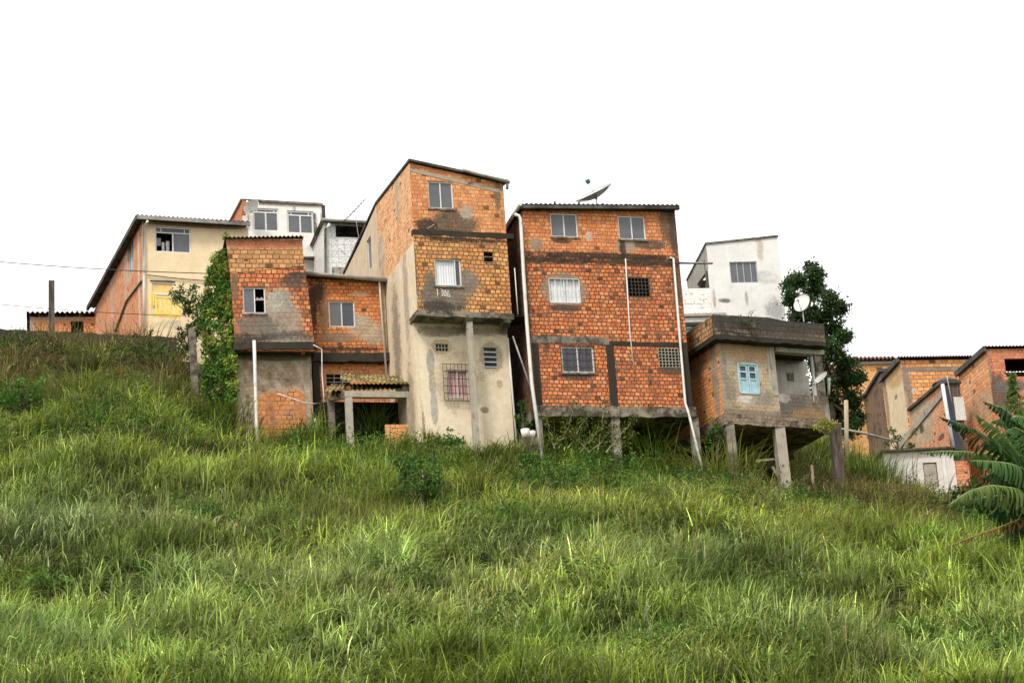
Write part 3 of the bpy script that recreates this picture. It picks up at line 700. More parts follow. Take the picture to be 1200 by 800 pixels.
mbf = wallmat('stilt_house_brick', 'brick', cols=ORANGE, mortar=(0.085, 0.05, 0.032), patches=pp, grime=0.27, streak=0.55, seed=21, missing=.035)
mbt = wallmat('stilt_house_top_brick', 'brick', cols=[(0.52, 0.19, 0.07), (0.56, 0.25, 0.10), (0.46, 0.145, 0.05), (0.58, 0.26, 0.11), (0.5, .17, .06)], mortar=(0.13, 0.075, 0.05), patches=pp, grime=0.2, streak=0.5, seed=22, mw=.012, missing=.01)
zm = BG.uz(700, 297)[1]
m = MB(); m.poly(BG, [(uL, zm), (uR2, zm), (uR2, ztr2), (uL, zt)], [W1, W2]); m.build('wall', mbt, bh)
m = MB(); m.poly(BG, [(uL, zsl1), (uR2, zsl1), (uR2, zm - .003), (uL, zm - .003)], [W3, V1, W4, V2]); m.build('wall', mbf, bh)
window(BG, W1, bh, sill=True); window(BG, W2, bh, sill=True)
window(BG, W3, bh, mull=(.5,), curtain=(0, 1, 'curtain'), open_cells=(0, 1), bars=(5, 2, 'frame', -0.02, -0.03))
window(BG, W4, bh, pm='pane_dark', bars=(5, 4, 'iron', 0.0, 0.03), sill=True)
lattice(BG, V1, bh, 'block_dark', 6, 5, 0.01); lattice(BG, V2, bh, 'block', 8, 6, 0.015)
# concrete frame, 1.5 cm proud of the bricks
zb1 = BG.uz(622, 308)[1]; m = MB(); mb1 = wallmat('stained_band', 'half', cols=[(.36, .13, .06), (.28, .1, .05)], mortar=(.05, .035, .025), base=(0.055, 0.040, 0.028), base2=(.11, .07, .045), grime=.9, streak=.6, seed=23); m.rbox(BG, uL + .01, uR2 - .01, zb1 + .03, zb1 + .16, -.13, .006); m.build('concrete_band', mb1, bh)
zb2 = BG.uz(680, 403)[1]; um = BG.uz(716, 430)[0]
m = MB(); m.rbox(BG, uL + .01, um, zb2 + .02, zb2 + .27, -.13, .016); m.build('concrete_beam', M['concrete'], bh)
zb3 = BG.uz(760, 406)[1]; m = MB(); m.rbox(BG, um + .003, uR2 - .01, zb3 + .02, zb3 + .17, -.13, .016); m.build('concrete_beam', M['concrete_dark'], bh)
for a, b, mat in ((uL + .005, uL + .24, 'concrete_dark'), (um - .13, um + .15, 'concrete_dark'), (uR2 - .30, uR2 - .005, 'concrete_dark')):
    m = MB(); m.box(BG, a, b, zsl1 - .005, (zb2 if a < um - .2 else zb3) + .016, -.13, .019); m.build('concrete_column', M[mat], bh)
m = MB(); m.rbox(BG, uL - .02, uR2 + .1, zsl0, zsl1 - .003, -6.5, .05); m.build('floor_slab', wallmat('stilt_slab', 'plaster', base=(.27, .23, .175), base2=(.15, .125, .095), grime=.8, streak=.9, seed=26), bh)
stz = zsl0 - 4
for px_, py_, wd in ((722, 500, .30), (815, 500, .28), (633, 500, .2)):
    uu = BG.uz(px_, py_)[0]; m = MB(); m.bar(BG.P(uu, stz, -.12), BG.P(uu, zsl0 - .003, -.12), wd, wd * .8); m.build('stilt', M['concrete'], bh)
for uu in (uL + .3, um, uR2 - .2):
    m = MB(); m.bar(BG.P(uu, stz, -3.2), BG.P(uu, zsl0 - .003, -3.2), .28); m.build('stilt', M['concrete_dark'], bh)
m = MB(); m.box(BG, uL, uR2 + .05, stz, zsl0 - .003, -4.2, -4.0); m.build('basement_wall', wallmat('shaded_brick', 'brick', cols=[(0.06, 0.024, 0.014), (0.04, 0.018, 0.012), (0.07, 0.03, 0.016)], mortar=(.02, .015, .01), seed=24), bh)  # bricks coloured near black to paint in the shade under the house
BS = BG.left_side(uL)
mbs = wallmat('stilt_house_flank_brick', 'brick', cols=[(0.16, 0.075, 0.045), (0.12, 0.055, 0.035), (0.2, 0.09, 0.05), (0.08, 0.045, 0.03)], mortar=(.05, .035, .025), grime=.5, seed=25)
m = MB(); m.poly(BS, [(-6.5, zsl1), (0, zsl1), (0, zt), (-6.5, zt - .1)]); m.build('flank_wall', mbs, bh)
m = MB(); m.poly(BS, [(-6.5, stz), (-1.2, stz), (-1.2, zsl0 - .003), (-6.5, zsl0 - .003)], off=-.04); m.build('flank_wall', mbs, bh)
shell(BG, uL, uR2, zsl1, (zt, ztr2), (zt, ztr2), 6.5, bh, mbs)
q = BG.P
m = sheet(q(uL - .12, zt + .13, .28), q(uR2 + .12, ztr2 + .13, .28), q(uL - .12, zt + .05, -6.8), q(uR2 + .12, ztr2 + .05, -6.8), 34, .022); m.build('roof', M['roof_dark'], bh)
m = MB(); m.bar(q(uL - .1, zt + .03, .2), q(uR2 + .1, ztr2 + .03, .2), .14, .12); rf = m.build('fascia', M['roof_dark'], bh)
for i in range(6):
    uu = uL + (uR2 - uL) * (0.2 + .157 * i); m = MB(); m.bar(q(uu, zt + .10, .2), q(uu + .02, zt + .27, .22), .06, .07); m.build('roof_bracket', M['iron'], bh)
part_pipe('gutter', [q(uL - .14, zt + .10, .32), q(uL - .14, zt - .02, -3.4), q(uL - .14, zt - .1, -6)], .07, bh, 'pipe')
foot(BG, uL - .3, uR2 + .3, 9, -1.0)
pipe('downpipe', 'long white downpipe from the stilt house gutter, beside the gap next to the tower', [BG.at(603, 251, .25), BG.at(608, 253, .26), BG.at(610, 257, .26), BG.at(613.5, 320, .24), BG.at(617.5, 380, .26), BG.at(623, 448, .34), BG.at(638, 556, .55)], .062, cat='pipe')
pipe('waste_pipe', 'thin white pipe hanging down the middle of the orange brick wall beside the dark vent', [BG.at(733, 303, .04), BG.at(738, 388, .05), BG.at(743, 434, .07)], .022, cat='pipe')
pipe('waste_pipe', 'kinked white pipe down the right edge of the orange brick wall', [BG.at(785, 302, .02), BG.at(789, 303, .06), BG.at(796, 388, .10), BG.at(803, 472, .16), BG.at(807, 484, .25), BG.at(826, 562, .9)], .045, cat='pipe')
pipe('pipe_strut', 'thin slanting pipe bracing across the dark gap beside the cream plastered wall', [BG.at(601, 394, .1), BG.at(625, 463, .3)], .03, 'pipe_grey', cat='pipe')
pipe('cable_conduit', 'short white conduit high in the dark gap between the tower and the stilt house', [BG.at(603, 314, -.1), BG.at(607, 368, .0)], .018, cat='conduit')
pipe('horizontal_pole', 'grey pole sticking out level from the brick house towards the white house', [BG.at(786, 308, -.6), BG.at(835, 308.5, -.6)], .045, 'pipe_grey', cat='pole')
pipe('corner_pipe', 'thin white pipe running down the right corner of the cream plastered ground storey', [TG.at(595, 396, .05), TG.at(600, 455, .05), TG.at(608, 548, .05)], .035, cat='pipe')
dish('satellite_dish', 'large mesh satellite dish with green feed on the roof of the stilt house', BG.at(698, 231, -2.0), CR * -0.43 + CU * 0.86 + _f * 0.10 * -1, .72, .20, BG.at(700, 246, -2.0), feed_len=.42, mat='dish', ribs=8, feed_mat='green')

# ---- ivy-clad brick house on the left -------------------------------------
IV = Face(origin(275.5, 405, 76.6), R(12))
iv = thing('ivy_house', 'leaning brick house with patchy grey render and ivy up its left side', 'house', IV.P(1.5, IV.uz(300, 540)[1], 0))
X1 = IV.rect(284.2, 336.5, 311.6, 367)
pp = [E(IV, 300, 300, 65, 15, (0.48, 0.30, 0.13), .15), E(IV, 328, 375, 26, 34, (0.36, 0.31, 0.25), .5), E(IV, 330, 350, 13, 14, (0.30, 0.27, 0.22), .5), E(IV, 300, 385, 32, 18, (0.17, 0.15, 0.125), .5), E(IV, 336, 394, 32, 7, (0.12, 0.105, 0.09), .5), E(IV, 345, 308, 16, 6, (0.07, .05, .04), .6),
      E(IV, 276, 392, 6, 16, (0.42, 0.16, 0.09), .3), E(IV, 350, 322, 14, 4, (0.06, 0.05, 0.04), .5), E(IV, 322, 352, 12, 14, (.42, .38, .31), .7), E(IV, 345, 330, 16, 10, (.09, .065, .05), .9), E(IV, 290, 398, 30, 8, (.05, .043, .036), .8), E(IV, 340, 402, 32, 5, (.30, .28, .24), .9), E(IV, 275, 335, 5, 22, (.2, .12, .08), .8)]
zc_ = IV.uz(300, 318)[1]
mi = wallmat('ivy_house_lower_brick', 'brick', cols=ORANGE + [(0.16, 0.08, 0.05)], mortar=(0.07, 0.045, 0.03), patches=pp, grime=.28, streak=.3, seed=31, bw=.2, bh=.165)
mi2 = wallmat('ivy_house_upper_brick', 'brick', cols=TAN + [(0.46, 0.22, 0.09)], mortar=(0.16, 0.09, 0.05), patches=[E(IV, 310, 286, 60, 5, (0.44, 0.16, 0.09), .2), E(IV, 288, 305, 3, 1.5, (.08, .05, .03), .3)], grime=.1, streak=.2, seed=32, bw=.24, bh=.17)
LW = [(265, 280), (354, 279.5), (355, 300), (357, 311), (270, 321)]
m = MB(); m.ppoly(IV, [(270, 320.6), (356.6, 311), (354, 279.5), (265, 280)][::1], t=.14); m.build('upper_brick_wall', mi2, iv)
m = MB(); m.ppoly(IV, [(276, 410), (369.5, 411), (366, 380), (361, 340), (358.5, 322), (357, 311.5), (270, 321.2), (273, 360)], [X1]); m.build('lower_brick_wall', mi, iv)
window(IV, X1, iv, open_cells=(1,), mull=(.52,), sill=True)
m = MB(); zz1 = IV.uz(300, 400)[1]; u0 = IV.uz(275.5, 408)[0]; u1 = IV.uz(370, 410)[0]
z0a = IV.uz(300, 409.5)[1]; z1a = IV.uz(300, 401)[1]
m.rbox(IV, u0 - .03, u1 + .02, z0a, z1a, -1.1, .05); m.build('floor_slab', M['concrete_dark'], iv)
IG = IV.shift(-.62); zbi = IG.uz(300, 540)[1]
pp = [E(IG, 332, 478, 32, 19, (0.50, 0.19, 0.07), .35), E(IG, 280, 460, 7, 60, (0.42, 0.36, 0.27), .2), E(IG, 292, 440, 6, 30, (0.27, 0.15, 0.10), .4), E(IG, 360, 450, 4, 60, (0.40, 0.33, 0.25), .2), E(IG, 320, 417, 50, 6, (0.13, 0.11, 0.09), .5)]
mig = wallmat('ivy_house_ground_wall', 'half', cols=[(0.34, 0.2, 0.12), (0.28, 0.18, 0.12), (0.3, 0.19, 0.13)], mortar=(.12, .1, .08), base=(0.52, 0.43, 0.33), base2=(0.31, 0.25, 0.185), patches=pp[:2] + pp[3:], grime=.3, streak=.4, seed=33)
mig2 = wallmat('ivy_house_bare_brick', 'brick', cols=[(0.52, 0.22, 0.08), (0.46, 0.17, 0.06), (0.55, 0.27, 0.11), (0.34, 0.2, .12)], mortar=(.26, .14, .08), grime=.2, seed=34, bh=.17, bw=.2)
ug0 = IG.uz(277, 420)[0]; ug1 = IG.uz(365, 430)[0]
m = MB(); m.poly(IG, [(ug0, zbi), (ug1, zbi), (ug1, z0a + .01), (ug0, z0a + .01)]); m.build('rendered_wall', mig, iv)
P = [(302, 464), (316, 459), (333, 461), (347, 455), (357, 462), (359, 500), (362, 512), (300, 512), (298, 480)]
m = MB(); m.ppoly(IG, P[::-1], t=.02, off=.012); m.build('bare_brick_patch', mig2, iv)
IS = IV.left_side(IV.uz(276, 405)[0])
mis = wallmat('ivy_house_flank', 'brick', cols=TAN, mortar=(.12, .08, .05), grime=.5, seed=35)
zti = IV.uz(265, 281)[1]
m = MB(); m.poly(IS, [(-6, zbi), (-.62, zbi), (-.62, z0a), (0, z0a), (IS.uz(265, 281)[0] * 0, zti), (-6, zti - .2)]); m.build('flank_wall', mis, iv)
uu = IV.uz(354, 279)[0]; ua = IV.uz(265, 280)[0]; q = IV.P
ztir = IV.uz(354, 279.5)[1]
m = sheet(q(ua - .06, zti + .05, .14), q(uu + .05, ztir + .05, .14), q(ua - .05, zti - .1, -6), q(uu + .05, ztir - .1, -6), 19, .03); m.build('roof', M['roof_dark'], iv)
shell(IV, ua + .3, uu, z0a, (zti, ztir), (zti - .2, ztir - .2), 6, iv, mis, left=True)
foot(IG, ug0, ug1, 8)
pipe('standing_pipe', 'stout white pipe standing upright in the grass against the ivy-clad house', [IG.at(302, 525, .76), IG.at(300.5, 492, .75), IG.at(299, 440, .72), IG.at(297.8, 399, .70)], .062, cat='pipe')

# ---- middle orange house between the ivy house and the tower ---------------
MD = Face(origin(410, 415, 78.6), R(13))
md = thing('middle_house', 'low orange brick house with one window wedged between the ivy house and the tower', 'house', MD.P(1.5, MD.uz(410, 530)[1], 0))
K1 = MD.rect(384.6, 352.6, 416.6, 383)
pp = [E(MD, 428, 386, 22, 12, (0.46, 0.36, 0.25), .45), E(MD, 395, 395, 22, 6, (0.30, 0.22, 0.15), .5), E(MD, 366, 360, 6, 34, DARKP, .6), E(MD, 376, 344, 10, 12, (0.20, 0.11, 0.06), .6), E(MD, 422, 345, 12, 3, (0.48, 0.34, 0.22), .5), E(MD, 379, 370, 6, 22, (0.26, .17, .1), .5), E(MD, 451, 370, 3, 60, (0.42, 0.34, 0.24), .1), E(MD, 372, 345, 8, 20, (.05, .035, .028), .9), E(MD, 420, 375, 14, 8, (.50, .42, .32), .9), E(MD, 440, 397, 14, 6, (.45, .36, .27), .9), E(MD, 400, 409, 50, 3, (.06, .045, .035), .9)]
mm = wallmat('middle_house_brick', 'brick', cols=[(0.56, 0.22, 0.07), (0.52, 0.18, 0.055), (0.60, 0.28, 0.10), (0.48, 0.15, 0.045), (0.56, 0.24, 0.08), (0.33, 0.13, 0.05)], mortar=(0.20, 0.085, 0.04), patches=pp, grime=.16, streak=.2, seed=41)
u0 = MD.uz(350, 380)[0]; u1 = MD.uz(454, 400)[0]; zt_ = MD.uz(362, 325)[1]; ztr_ = MD.uz(447, 331)[1]; z1b = MD.uz(410, 414)[1]; z0b = MD.uz(410, 424)[1]; zbm = MD.uz(410, 530)[1]
m = MB(); m.poly(MD, [(u0, z1b), (u1, z1b), (u1, ztr_), (u0, zt_)], [K1]); m.build('upper_brick_wall', mm, md)
window(MD, K1, md, pm='pane', pm_list={1: 'pane_dark'})
m = MB(); m.rbox(MD, u0, u1 + .03, z0b, z1b - .003, -.4, .10); m.build('concrete_beam', M['concrete_dark'], md)
K2 = MD.rect(382, 438, 411, 452, -.2)
m = MB(); m.poly(MD.shift(-.2), [(u0, zbm), (u1, zbm), (u1, z0b + .01), (u0, z0b + .01)], [K2]); m.build('lower_brick_wall', wallmat('middle_house_low_brick', 'brick', cols=[(0.54, 0.22, 0.09), (0.50, 0.2, 0.09), (0.58, 0.28, 0.13)], mortar=(0.36, 0.17, 0.09), grime=.12, streak=.2, seed=42), md)
lattice(MD.shift(-.2), K2, md, 'block', 3, 3, -.0)
m = MB(); m.box(MD, MD.uz(367, 450)[0], MD.uz(375, 450)[0], zbm, z0b - .003, -.19, .05); m.build('concrete_column', M['concrete_dark'], md)
shell(MD, u0, u1, zbm, (zt_, ztr_), (zt_, ztr_), 3.0, md, mm, inset=.35)
q = MD.P
m = sheet(q(u0 - .05, zt_ + .05, .2), q(u1 + .12, ztr_ + .05, .2), q(u0 - .05, zt_ + .0, -3.1), q(u1 + .12, ztr_ + .0, -3.1), 18, .022); m.build('roof', M['roof_dark'], md)
part_pipe('gutter', [q(u0 + .2, zt_ + .06, .26), q(u1 + .1, ztr_ + .0, .26)], .085, md, 'pipe_grey')
foot(MD, u0, u1, 5)
pipe('downpipe', 'thin white downpipe on the right edge of the middle orange house', [MD.at(444.5, 330, .2), MD.at(445.5, 345, .1), MD.at(453, 443, .1)], .036, cat='pipe')
pipe('waste_pipe', 'thin white bent pipe hanging at the corner between the ivy house and the middle house', [IG.at(367, 404, .72), IG.at(377, 409, .7), IG.at(377.5, 440, .7), IG.at(380, 471, .7), IG.at(367, 473, .7), IG.at(355, 471, .66), IG.at(325, 461, .6)], .02, cat='pipe')
pipe('bent_pipe', 'pale pipe bent at a right angle, low beside the dark corner of the ivy-clad house', [IG.at(345, 505.5, .6), IG.at(369, 505.5, .6), IG.at(369, 490, .6)], .024, cat='pipe')

# ---- lean-to shed with the mossy roof ---------------------------------------
LT = Face(origin(440, 480, 76.2), R(15))
lt = thing('lean_to_shed', 'open concrete framed lean-to with mossy yellow corrugated roof in front of the middle house', 'shed', LT.P(0, LT.uz(440, 540)[1], 0))
zbl = LT.uz(440, 540)[1]; zl = LT.uz(440, 465)[1]; zh = LT.uz(440, 458)[1]
ua, ub_ = LT.uz(407, 470)[0], LT.uz(481, 470)[0]
m = MB(); m.box(LT, ua - .08, ub_ + .14, zl, zh, -.2, 0); m.build('beam', M['concrete_pale'], lt)
for u_ in (ua + .06, ub_ + .0):
    m = MB(); m.box(LT, u_ - .12, u_ + .12, zbl, zl - .002, -.2, -.005); m.build('post', M['concrete_pale'], lt)
ul_ = LT.uz(388, 480, -1.2)[0]; zll = LT.uz(388, 475, -1.2)[1]
m = MB(); m.box(LT, ul_ - .11, ul_ + .11, zbl, zll + .2, -1.3, -1.1); m.build('post', M['concrete'], lt)
m = MB(); m.bar(LT.P(ua, zl + .07, -.12), LT.P(ul_, zll + .26, -1.2), .15, .18); m.build('beam', M['concrete_pale'], lt)
P = lambda x, y, o: LT.at(x, y, o)
m = sheet(P(399, 445.5, .1), P(486, 450, .1), P(399, 437, -1.6), P(484, 441, -1.6), 17, .028); m.build('roof_sheet', M['roof_yellow'], lt)
m = sheet(P(384, 457, .0), P(472, 456, .0), P(388, 450, -1.2), P(470, 449, -1.2), 16, .026); m.build('roof_sheet', M['roof_yellow'], lt)
m = sheet(P(380, 464, -.3), P(397, 464, -.3), P(382, 456, -1.4), P(402, 456, -1.4), 3, .035); m.build('roof_sheet', M['roof_yellow'], lt)
m = MB(); m.box(LT, LT.uz(407, 455)[0], LT.uz(411, 455)[0], zh + .002, zh + .17, -.15, -.03); m.build('roof_prop', wallmat('prop_brick', 'brick', cols=ORANGE, seed=51), lt)
m = MB(); m.box(LT, LT.uz(472, 455)[0], LT.uz(478, 455)[0], zh + .002, zh + .17, -.15, -.03); m.build('roof_prop', M['concrete'], lt)
m = MB(); zq = LT.uz(465, 497)[1]; m.box(LT, LT.uz(452, 500)[0], ub_ - .125, zbl, zq, -.16, -.02); m.build('parapet', wallmat('lean_brick', 'brick', cols=[(0.55, 0.26, 0.10), (0.58, 0.3, 0.13)], mortar=(.4, .2, .1), seed=52, grime=.1), lt)
m = MB(); m.box(LT, ua - .6, ub_ + .1, zbl, zl + .30, -1.75, -1.6); m.build('shade_panel', M['dark'], lt)  # near-black panel added as the shade inside the lean-to
foot(LT, ua, ub_, 2.5, -.6)

# ---- cream house on the left ridge -------------------------------------------
CH = Face(origin(167, 300, 91.0), R(19.5))
ch = thing('cream_house', 'cream fronted house with bare brick flank and a big window under a grey roof', 'house', CH.P(2, CH.uz(200, 420)[1], 0))
zbc = CH.uz(200, 425)[1]; zt = CH.uz(166, 259)[1]; zr_ = CH.uz(285, 266)[1]; ur = CH.uz(292, 300)[0]
N1 = CH.rect(181.5, 265, 224, 297); N2 = CH.rect(177, 330, 204.5, 377)
mcf = wallmat('cream_house_front', 'plaster', base=(0.80, 0.65, 0.43), base2=(0.72, 0.56, 0.35), grime=.0, streak=.12, streak_col=(.45, .33, .2), seed=61, patches=[E(CH, 212, 388, 30, 6, (0.6, 0.5, 0.36), .5), E(CH, 230, 264, 60, 3, (0.38, 0.29, 0.19), .3)])
m = MB(); m.poly(CH, [(0, zbc), (ur, zbc), (ur, zr_), (0, zt)], [N1, N2]); m.build('front_wall', mcf, ch)
window(CH, N1, ch, transom=.78, open_cells=(0,), fw=.06)
# clothes seen in the open half
u0, u1, z0, z1 = N1
for k, (a, b, c_, d_, mt) in enumerate(((.06, .2, .35, .66, 'white'), (.22, .30, .15, .5, 'curtain'), (.34, .44, .1, .55, 'curtain'))):
    m = MB(); n = 6
    for i in range(n):
        x0 = u0 + (u1 - u0) * (a + (b - a) * i / n); x1 = u0 + (u1 - u0) * (a + (b - a) * (i + 1) / n)
        o0 = -.35 + .02 * (i % 2); o1 = -.35 + .02 * ((i + 1) % 2)
        m.face([CH.P(x0, z0 + (z1 - z0) * c_, o0), CH.P(x1, z0 + (z1 - z0) * c_, o1), CH.P(x1, z0 + (z1 - z0) * d_, o1), CH.P(x0, z0 + (z1 - z0) * d_, o0)])
    o = m.build('hanging_cloth', M['curtain'] if k else simple('grey_cloth', (.4, .4, .42), .9), None)
    tagp(o, ['pale shirt hanging at the left of the open cream house window', 'narrow cloth hanging in the middle of the open cream house window', 'whitish cloth hanging beside the mullion of the cream house window'][k], 'laundry', 'laundry in the open window')
m = MB(); u0, u1, z0, z1 = N2; zd = z0 + (z1 - z0) * .70
m.box(CH, u0 + .05, u1 - .05, z0, zd - .03, -.1, -.05); d = m.build('door', simple('pale_door', (.74, .58, .34), .7), ch)
m = MB(); m.box(CH, u0, u0 + .05, z0, z1, -.12, -.02); m.box(CH, u1 - .05, u1, z0, z1, -.12, -.02); m.box(CH, u0 + .05, u1 - .05, z1 - .05, z1, -.12, -.02); m.box(CH, u0 + .05, u1 - .05, zd - .03, zd + .03, -.12, -.02); m.build('door_frame', M['frame'], ch)
m = MB(); m.box(CH, u0 + .05, u1 - .05, zd + .03, z1 - .05, -.1, -.06); m.build('fanlight_panel', simple('ochre_panel', (.78, .52, .2), .7), ch)
m = MB(); m.box(CH, u0 - .05, u1 + .05, z1 + .02, z1 + .07, -.05, .03); m.build('lintel', M['wood'], ch)
# balcony with yellow railings
bu0, bu1 = CH.uz(177, 375)[0], CH.uz(208, 375)[0]; zB = CH.uz(200, 377)[1]; zT = CH.uz(200, 356)[1]
m = MB(); m.box(CH, bu0 - .05, bu1, zbc, zB - .10, 0.003, .75); m.build('balcony_base', mcf, ch)
g = MB(); g.box(CH, bu0, bu1, zT - .03, zT + .03, .68, .74); g.box(CH, bu0, bu1, zB - .04, zB + .12, .68, .74)
n = 6
for i in range(n + 1):
    u = bu0 + (bu1 - bu0) * i / n; g.box(CH, u - .05, u + .05, zB + .12, zT - .03, .69, .73)
g.build('balcony_railing', M['yellow'], ch)
for k, (a, b, c_, d_) in enumerate(((176, 343, 183, 360), (219, 352, 225, 366))):
    r_ = CH.rect(a, b, c_, d_, .75); m = MB(); n = 5
    for i in range(n):
        x0 = r_[0] + (r_[1] - r_[0]) * i / n; x1 = r_[0] + (r_[1] - r_[0]) * (i + 1) / n; o0 = .76 + .03 * (i % 2); o1 = .76 + .03 * ((i + 1) % 2)
        m.face([CH.P(x0, r_[2], o0), CH.P(x1, r_[2] + .05, o1), CH.P(x1, r_[3], o1), CH.P(x0, r_[3] - .04, o0)])
    tagp(m.build('draped_cloth', M['yellow']), ['yellow cloth hung over the left end of the yellow balcony railing', 'yellow cloth hung on the balcony railing beside the ivy leaves'][k], 'laundry', 'yellow cloths on the balcony')
CS = CH.left_side()
bk = CS.uz(110, 364)[0]; zk = CS.uz(110, 364)[1]
WS = CS.rect(149.5, 282, 156.5, 312)
pp = [E(CS, 131, 350, 1.3, 60, (0.46, 0.36, 0.27), .12), E(CS, 147, 330, 1.3, 60, (0.5, 0.38, 0.28), .12), E(CS, 152, 305, 6, 28, (0.52, 0.36, 0.24), .35), E(CS, 163, 340, 1.2, 90, (0.6, .5, .36), .1)]
mcs = wallmat('cream_house_flank', 'brick', cols=[(0.54, 0.24, 0.12), (0.47, 0.18, 0.09), (0.58, 0.29, 0.15), (0.50, 0.21, 0.10)], mortar=(0.27, 0.15, 0.09), patches=pp, grime=.05, streak=.15, seed=62, mw=.02)
m = MB(); m.poly(CS, [(bk, zbc), (0, zbc), (0, zt), (bk, zk)], [WS]); m.build('flank_wall', mcs, ch)
window(CS, WS, ch, mull=(.5,), fm='frame', pm='pane')
part_pipe('flank_conduit', [CS.at(135, 388, .05), CS.at(148, 352, .05), CS.at(166, 328, .05)], .05, ch, 'wood_pale')
q = CH.P
m = sheet(q(-.3, zt + .10, .45), q(ur, zr_ + .10, .45), q(-.3, zk + .25, bk - .3), q(ur, zk + .25, bk - .3), 26, .03); m.build('roof', M['roof_grey'], ch)
m = MB(); m.bar(q(-.28, zt + .0, .40), q(ur, zr_ + .0, .40), .10, .16); m.build('fascia', M['pipe_grey'], ch)
m = MB(); m.bar(q(-.28, zt + .0, .40), q(-.28, zk + .16, bk - .2), .12, .2); m.build('bargeboard', M['roof_dark'], ch)
shell(CH, 0, ur, zbc, (zt, zr_), (zk, zk), -bk, ch, mcs)
pipe('downpipe', 'white downpipe at the left corner of the cream house front', [CH.at(173.5, 258.5, .42), CH.at(172.5, 260, .40), CH.at(168.5, 266, .08), CH.at(168.8, 330, .08), CH.at(169, 392, .08)], .06, cat='pipe')
foot(CH, 0, ur, -bk)

# ---- white house behind -------------------------------------------------------
WH = Face(origin(284, 250, 94.0), R(17))
wh = thing('white_house', 'flat topped white house with two large windows standing behind the ivy-clad house', 'house', WH.P(2, WH.uz(330, 400)[1], 0))
ur = WH.uz(378, 270)[0]; zbw = WH.uz(330, 400)[1]; zt = WH.uz(284, 235)[1]; ztr = WH.uz(377, 240)[1]
N1 = WH.rect(296, 243.5, 327.3, 271.5); N2 = WH.rect(336, 246.5, 368, 274.5)
pp = [E(WH, 371, 285, 2.2, 26, (0.10, 0.08, 0.07), .25), E(WH, 331, 239, 50, 2.5, (0.46, 0.40, 0.34), .5), E(WH, 345, 250, 2, 18, (0.55, 0.5, 0.45), .5), E(WH, 358, 316, 20, 10, (0.5, 0.48, 0.43), .2)]
mw = wallmat('white_house_wall', 'plaster', base=(0.80, 0.78, 0.74), base2=(0.70, 0.68, 0.64), patches=pp, grime=.08, grime_col=(.35, .32, .28), streak=.22, streak_col=(.42, .37, .31), seed=71)
m = MB(); m.poly(WH, [(0, zbw), (ur, zbw), (ur, ztr), (0, zt)], [N1, N2]); m.build('front_wall', mw, wh)
window(WH, N1, wh, transom=.84, fw=.075); window(WH, N2, wh, transom=.82, fw=.075)
m = MB(); zl_ = WH.uz(365, 305)[1]; m.rbox(WH, WH.uz(350, 305)[0], WH.uz(376, 305)[0], zl_, zl_ + .07, .003, .3); m.build('ledge', M['concrete'], wh)
m = MB(); m.box(WH, WH.uz(368, 280)[0], WH.uz(370.5, 280)[0], zl_ + .07, WH.uz(369, 250)[1], .003, .05); m.build('pilaster', M['concrete'], wh)
WS_ = WH.left_side()
m = MB(); m.ppoly(WS_, [(271, 258), (271, 330), (284, 330), (284, 235)]); m.build('flank_wall', wallmat('white_house_flank', 'brick', cols=RED, mortar=(.3, .16, .1), seed=72, grime=.1), wh)
bk = WS_.uz(271, 258)[0]; zk = WS_.uz(271, 258)[1]
shell(WH, 0, ur, zbw, (zt, ztr), (zk, zk), -bk, wh, mw)
q = WH.P
m = slab([q(-.08, zt + .06, .08), q(ur + .05, ztr + .06, .08), q(ur + .05, zk + .06, bk), q(-.08, zk + .06, bk)], .10); m.build('roof', M['concrete'], wh)
part_pipe('corner_pipe', [WH.at(373.5, 246, .1), WH.at(376, 300, .1), WH.at(377, 330, .1)], .07, wh)
m = MB(); m.box(WH, ur + .003, ur + .16, zbw, ztr - .02, -.3, .02); m.build('corner_post', M['wood'], wh)
dish('satellite_dish', 'grey satellite dish mounted on the left edge of the white house wall', WH.at(295.5, 243, .6), WH.n * 0.75 - WH.d * 0.62 + Vector((0, 0, .30)), .36, .07, WH.at(291, 267, .05), feed_len=.3, mat='dish_dark')

# ---- tiled house behind, with the aerial ---------------------------------------
TH = Face(origin(381, 290, 92.0), R(15))
th = thing('tiled_house', 'small house clad in white patterned tiles with a dark open top storey', 'house', TH.P(1, TH.uz(400, 400)[1], 0))
zbt = TH.uz(400, 400)[1]; ur = TH.uz(452, 300)[0]; zt = TH.uz(381, 261)[1]; ztr = TH.uz(450, 265)[1]
HO = TH.rect(393, 263, 440, 277); HO = (HO[0], ur - .1, TH.uz(405, 278)[1], TH.uz(400, 263.5)[1])
mt = bpy.data.materials.new('patterned_white_tile'); t = NT(mt)
uv = t.n('ShaderNodeUVMap', uv_map='UVMap').outputs[0]
b = t.n('ShaderNodeTexBrick'); b.offset = 0.0; t.l(uv, b.inputs['Vector']); b.inputs['Scale'].default_value = 1; b.inputs['Brick Width'].default_value = .28; b.inputs['Row Height'].default_value = .28; b.inputs['Mortar Size'].default_value = .012
b.inputs['Color1'].default_value = (.74, .73, .72, 1); b.inputs['Color2'].default_value = (.66, .65, .64, 1); b.inputs['Mortar'].default_value = (.45, .44, .43, 1)
v = t.n('ShaderNodeTexVoronoi'); v.feature = 'DISTANCE_TO_EDGE'; t.l(uv, v.inputs['Vector']); v.inputs['Scale'].default_value = 6.5
nn = t.noise(uv, 9, 3)
c = t.mix(t.math('MULTIPLY', t.ramp(v.outputs['Distance'], .10, .03), t.ramp(nn, .4, .6)), b.outputs['Color'], (.33, .32, .33)); t.out(c, .4)
m = MB(); m.poly(TH, [(0, zbt), (ur, zbt), (ur, ztr), (0, zt)], [HO]); m.build('front_wall', mt, th)
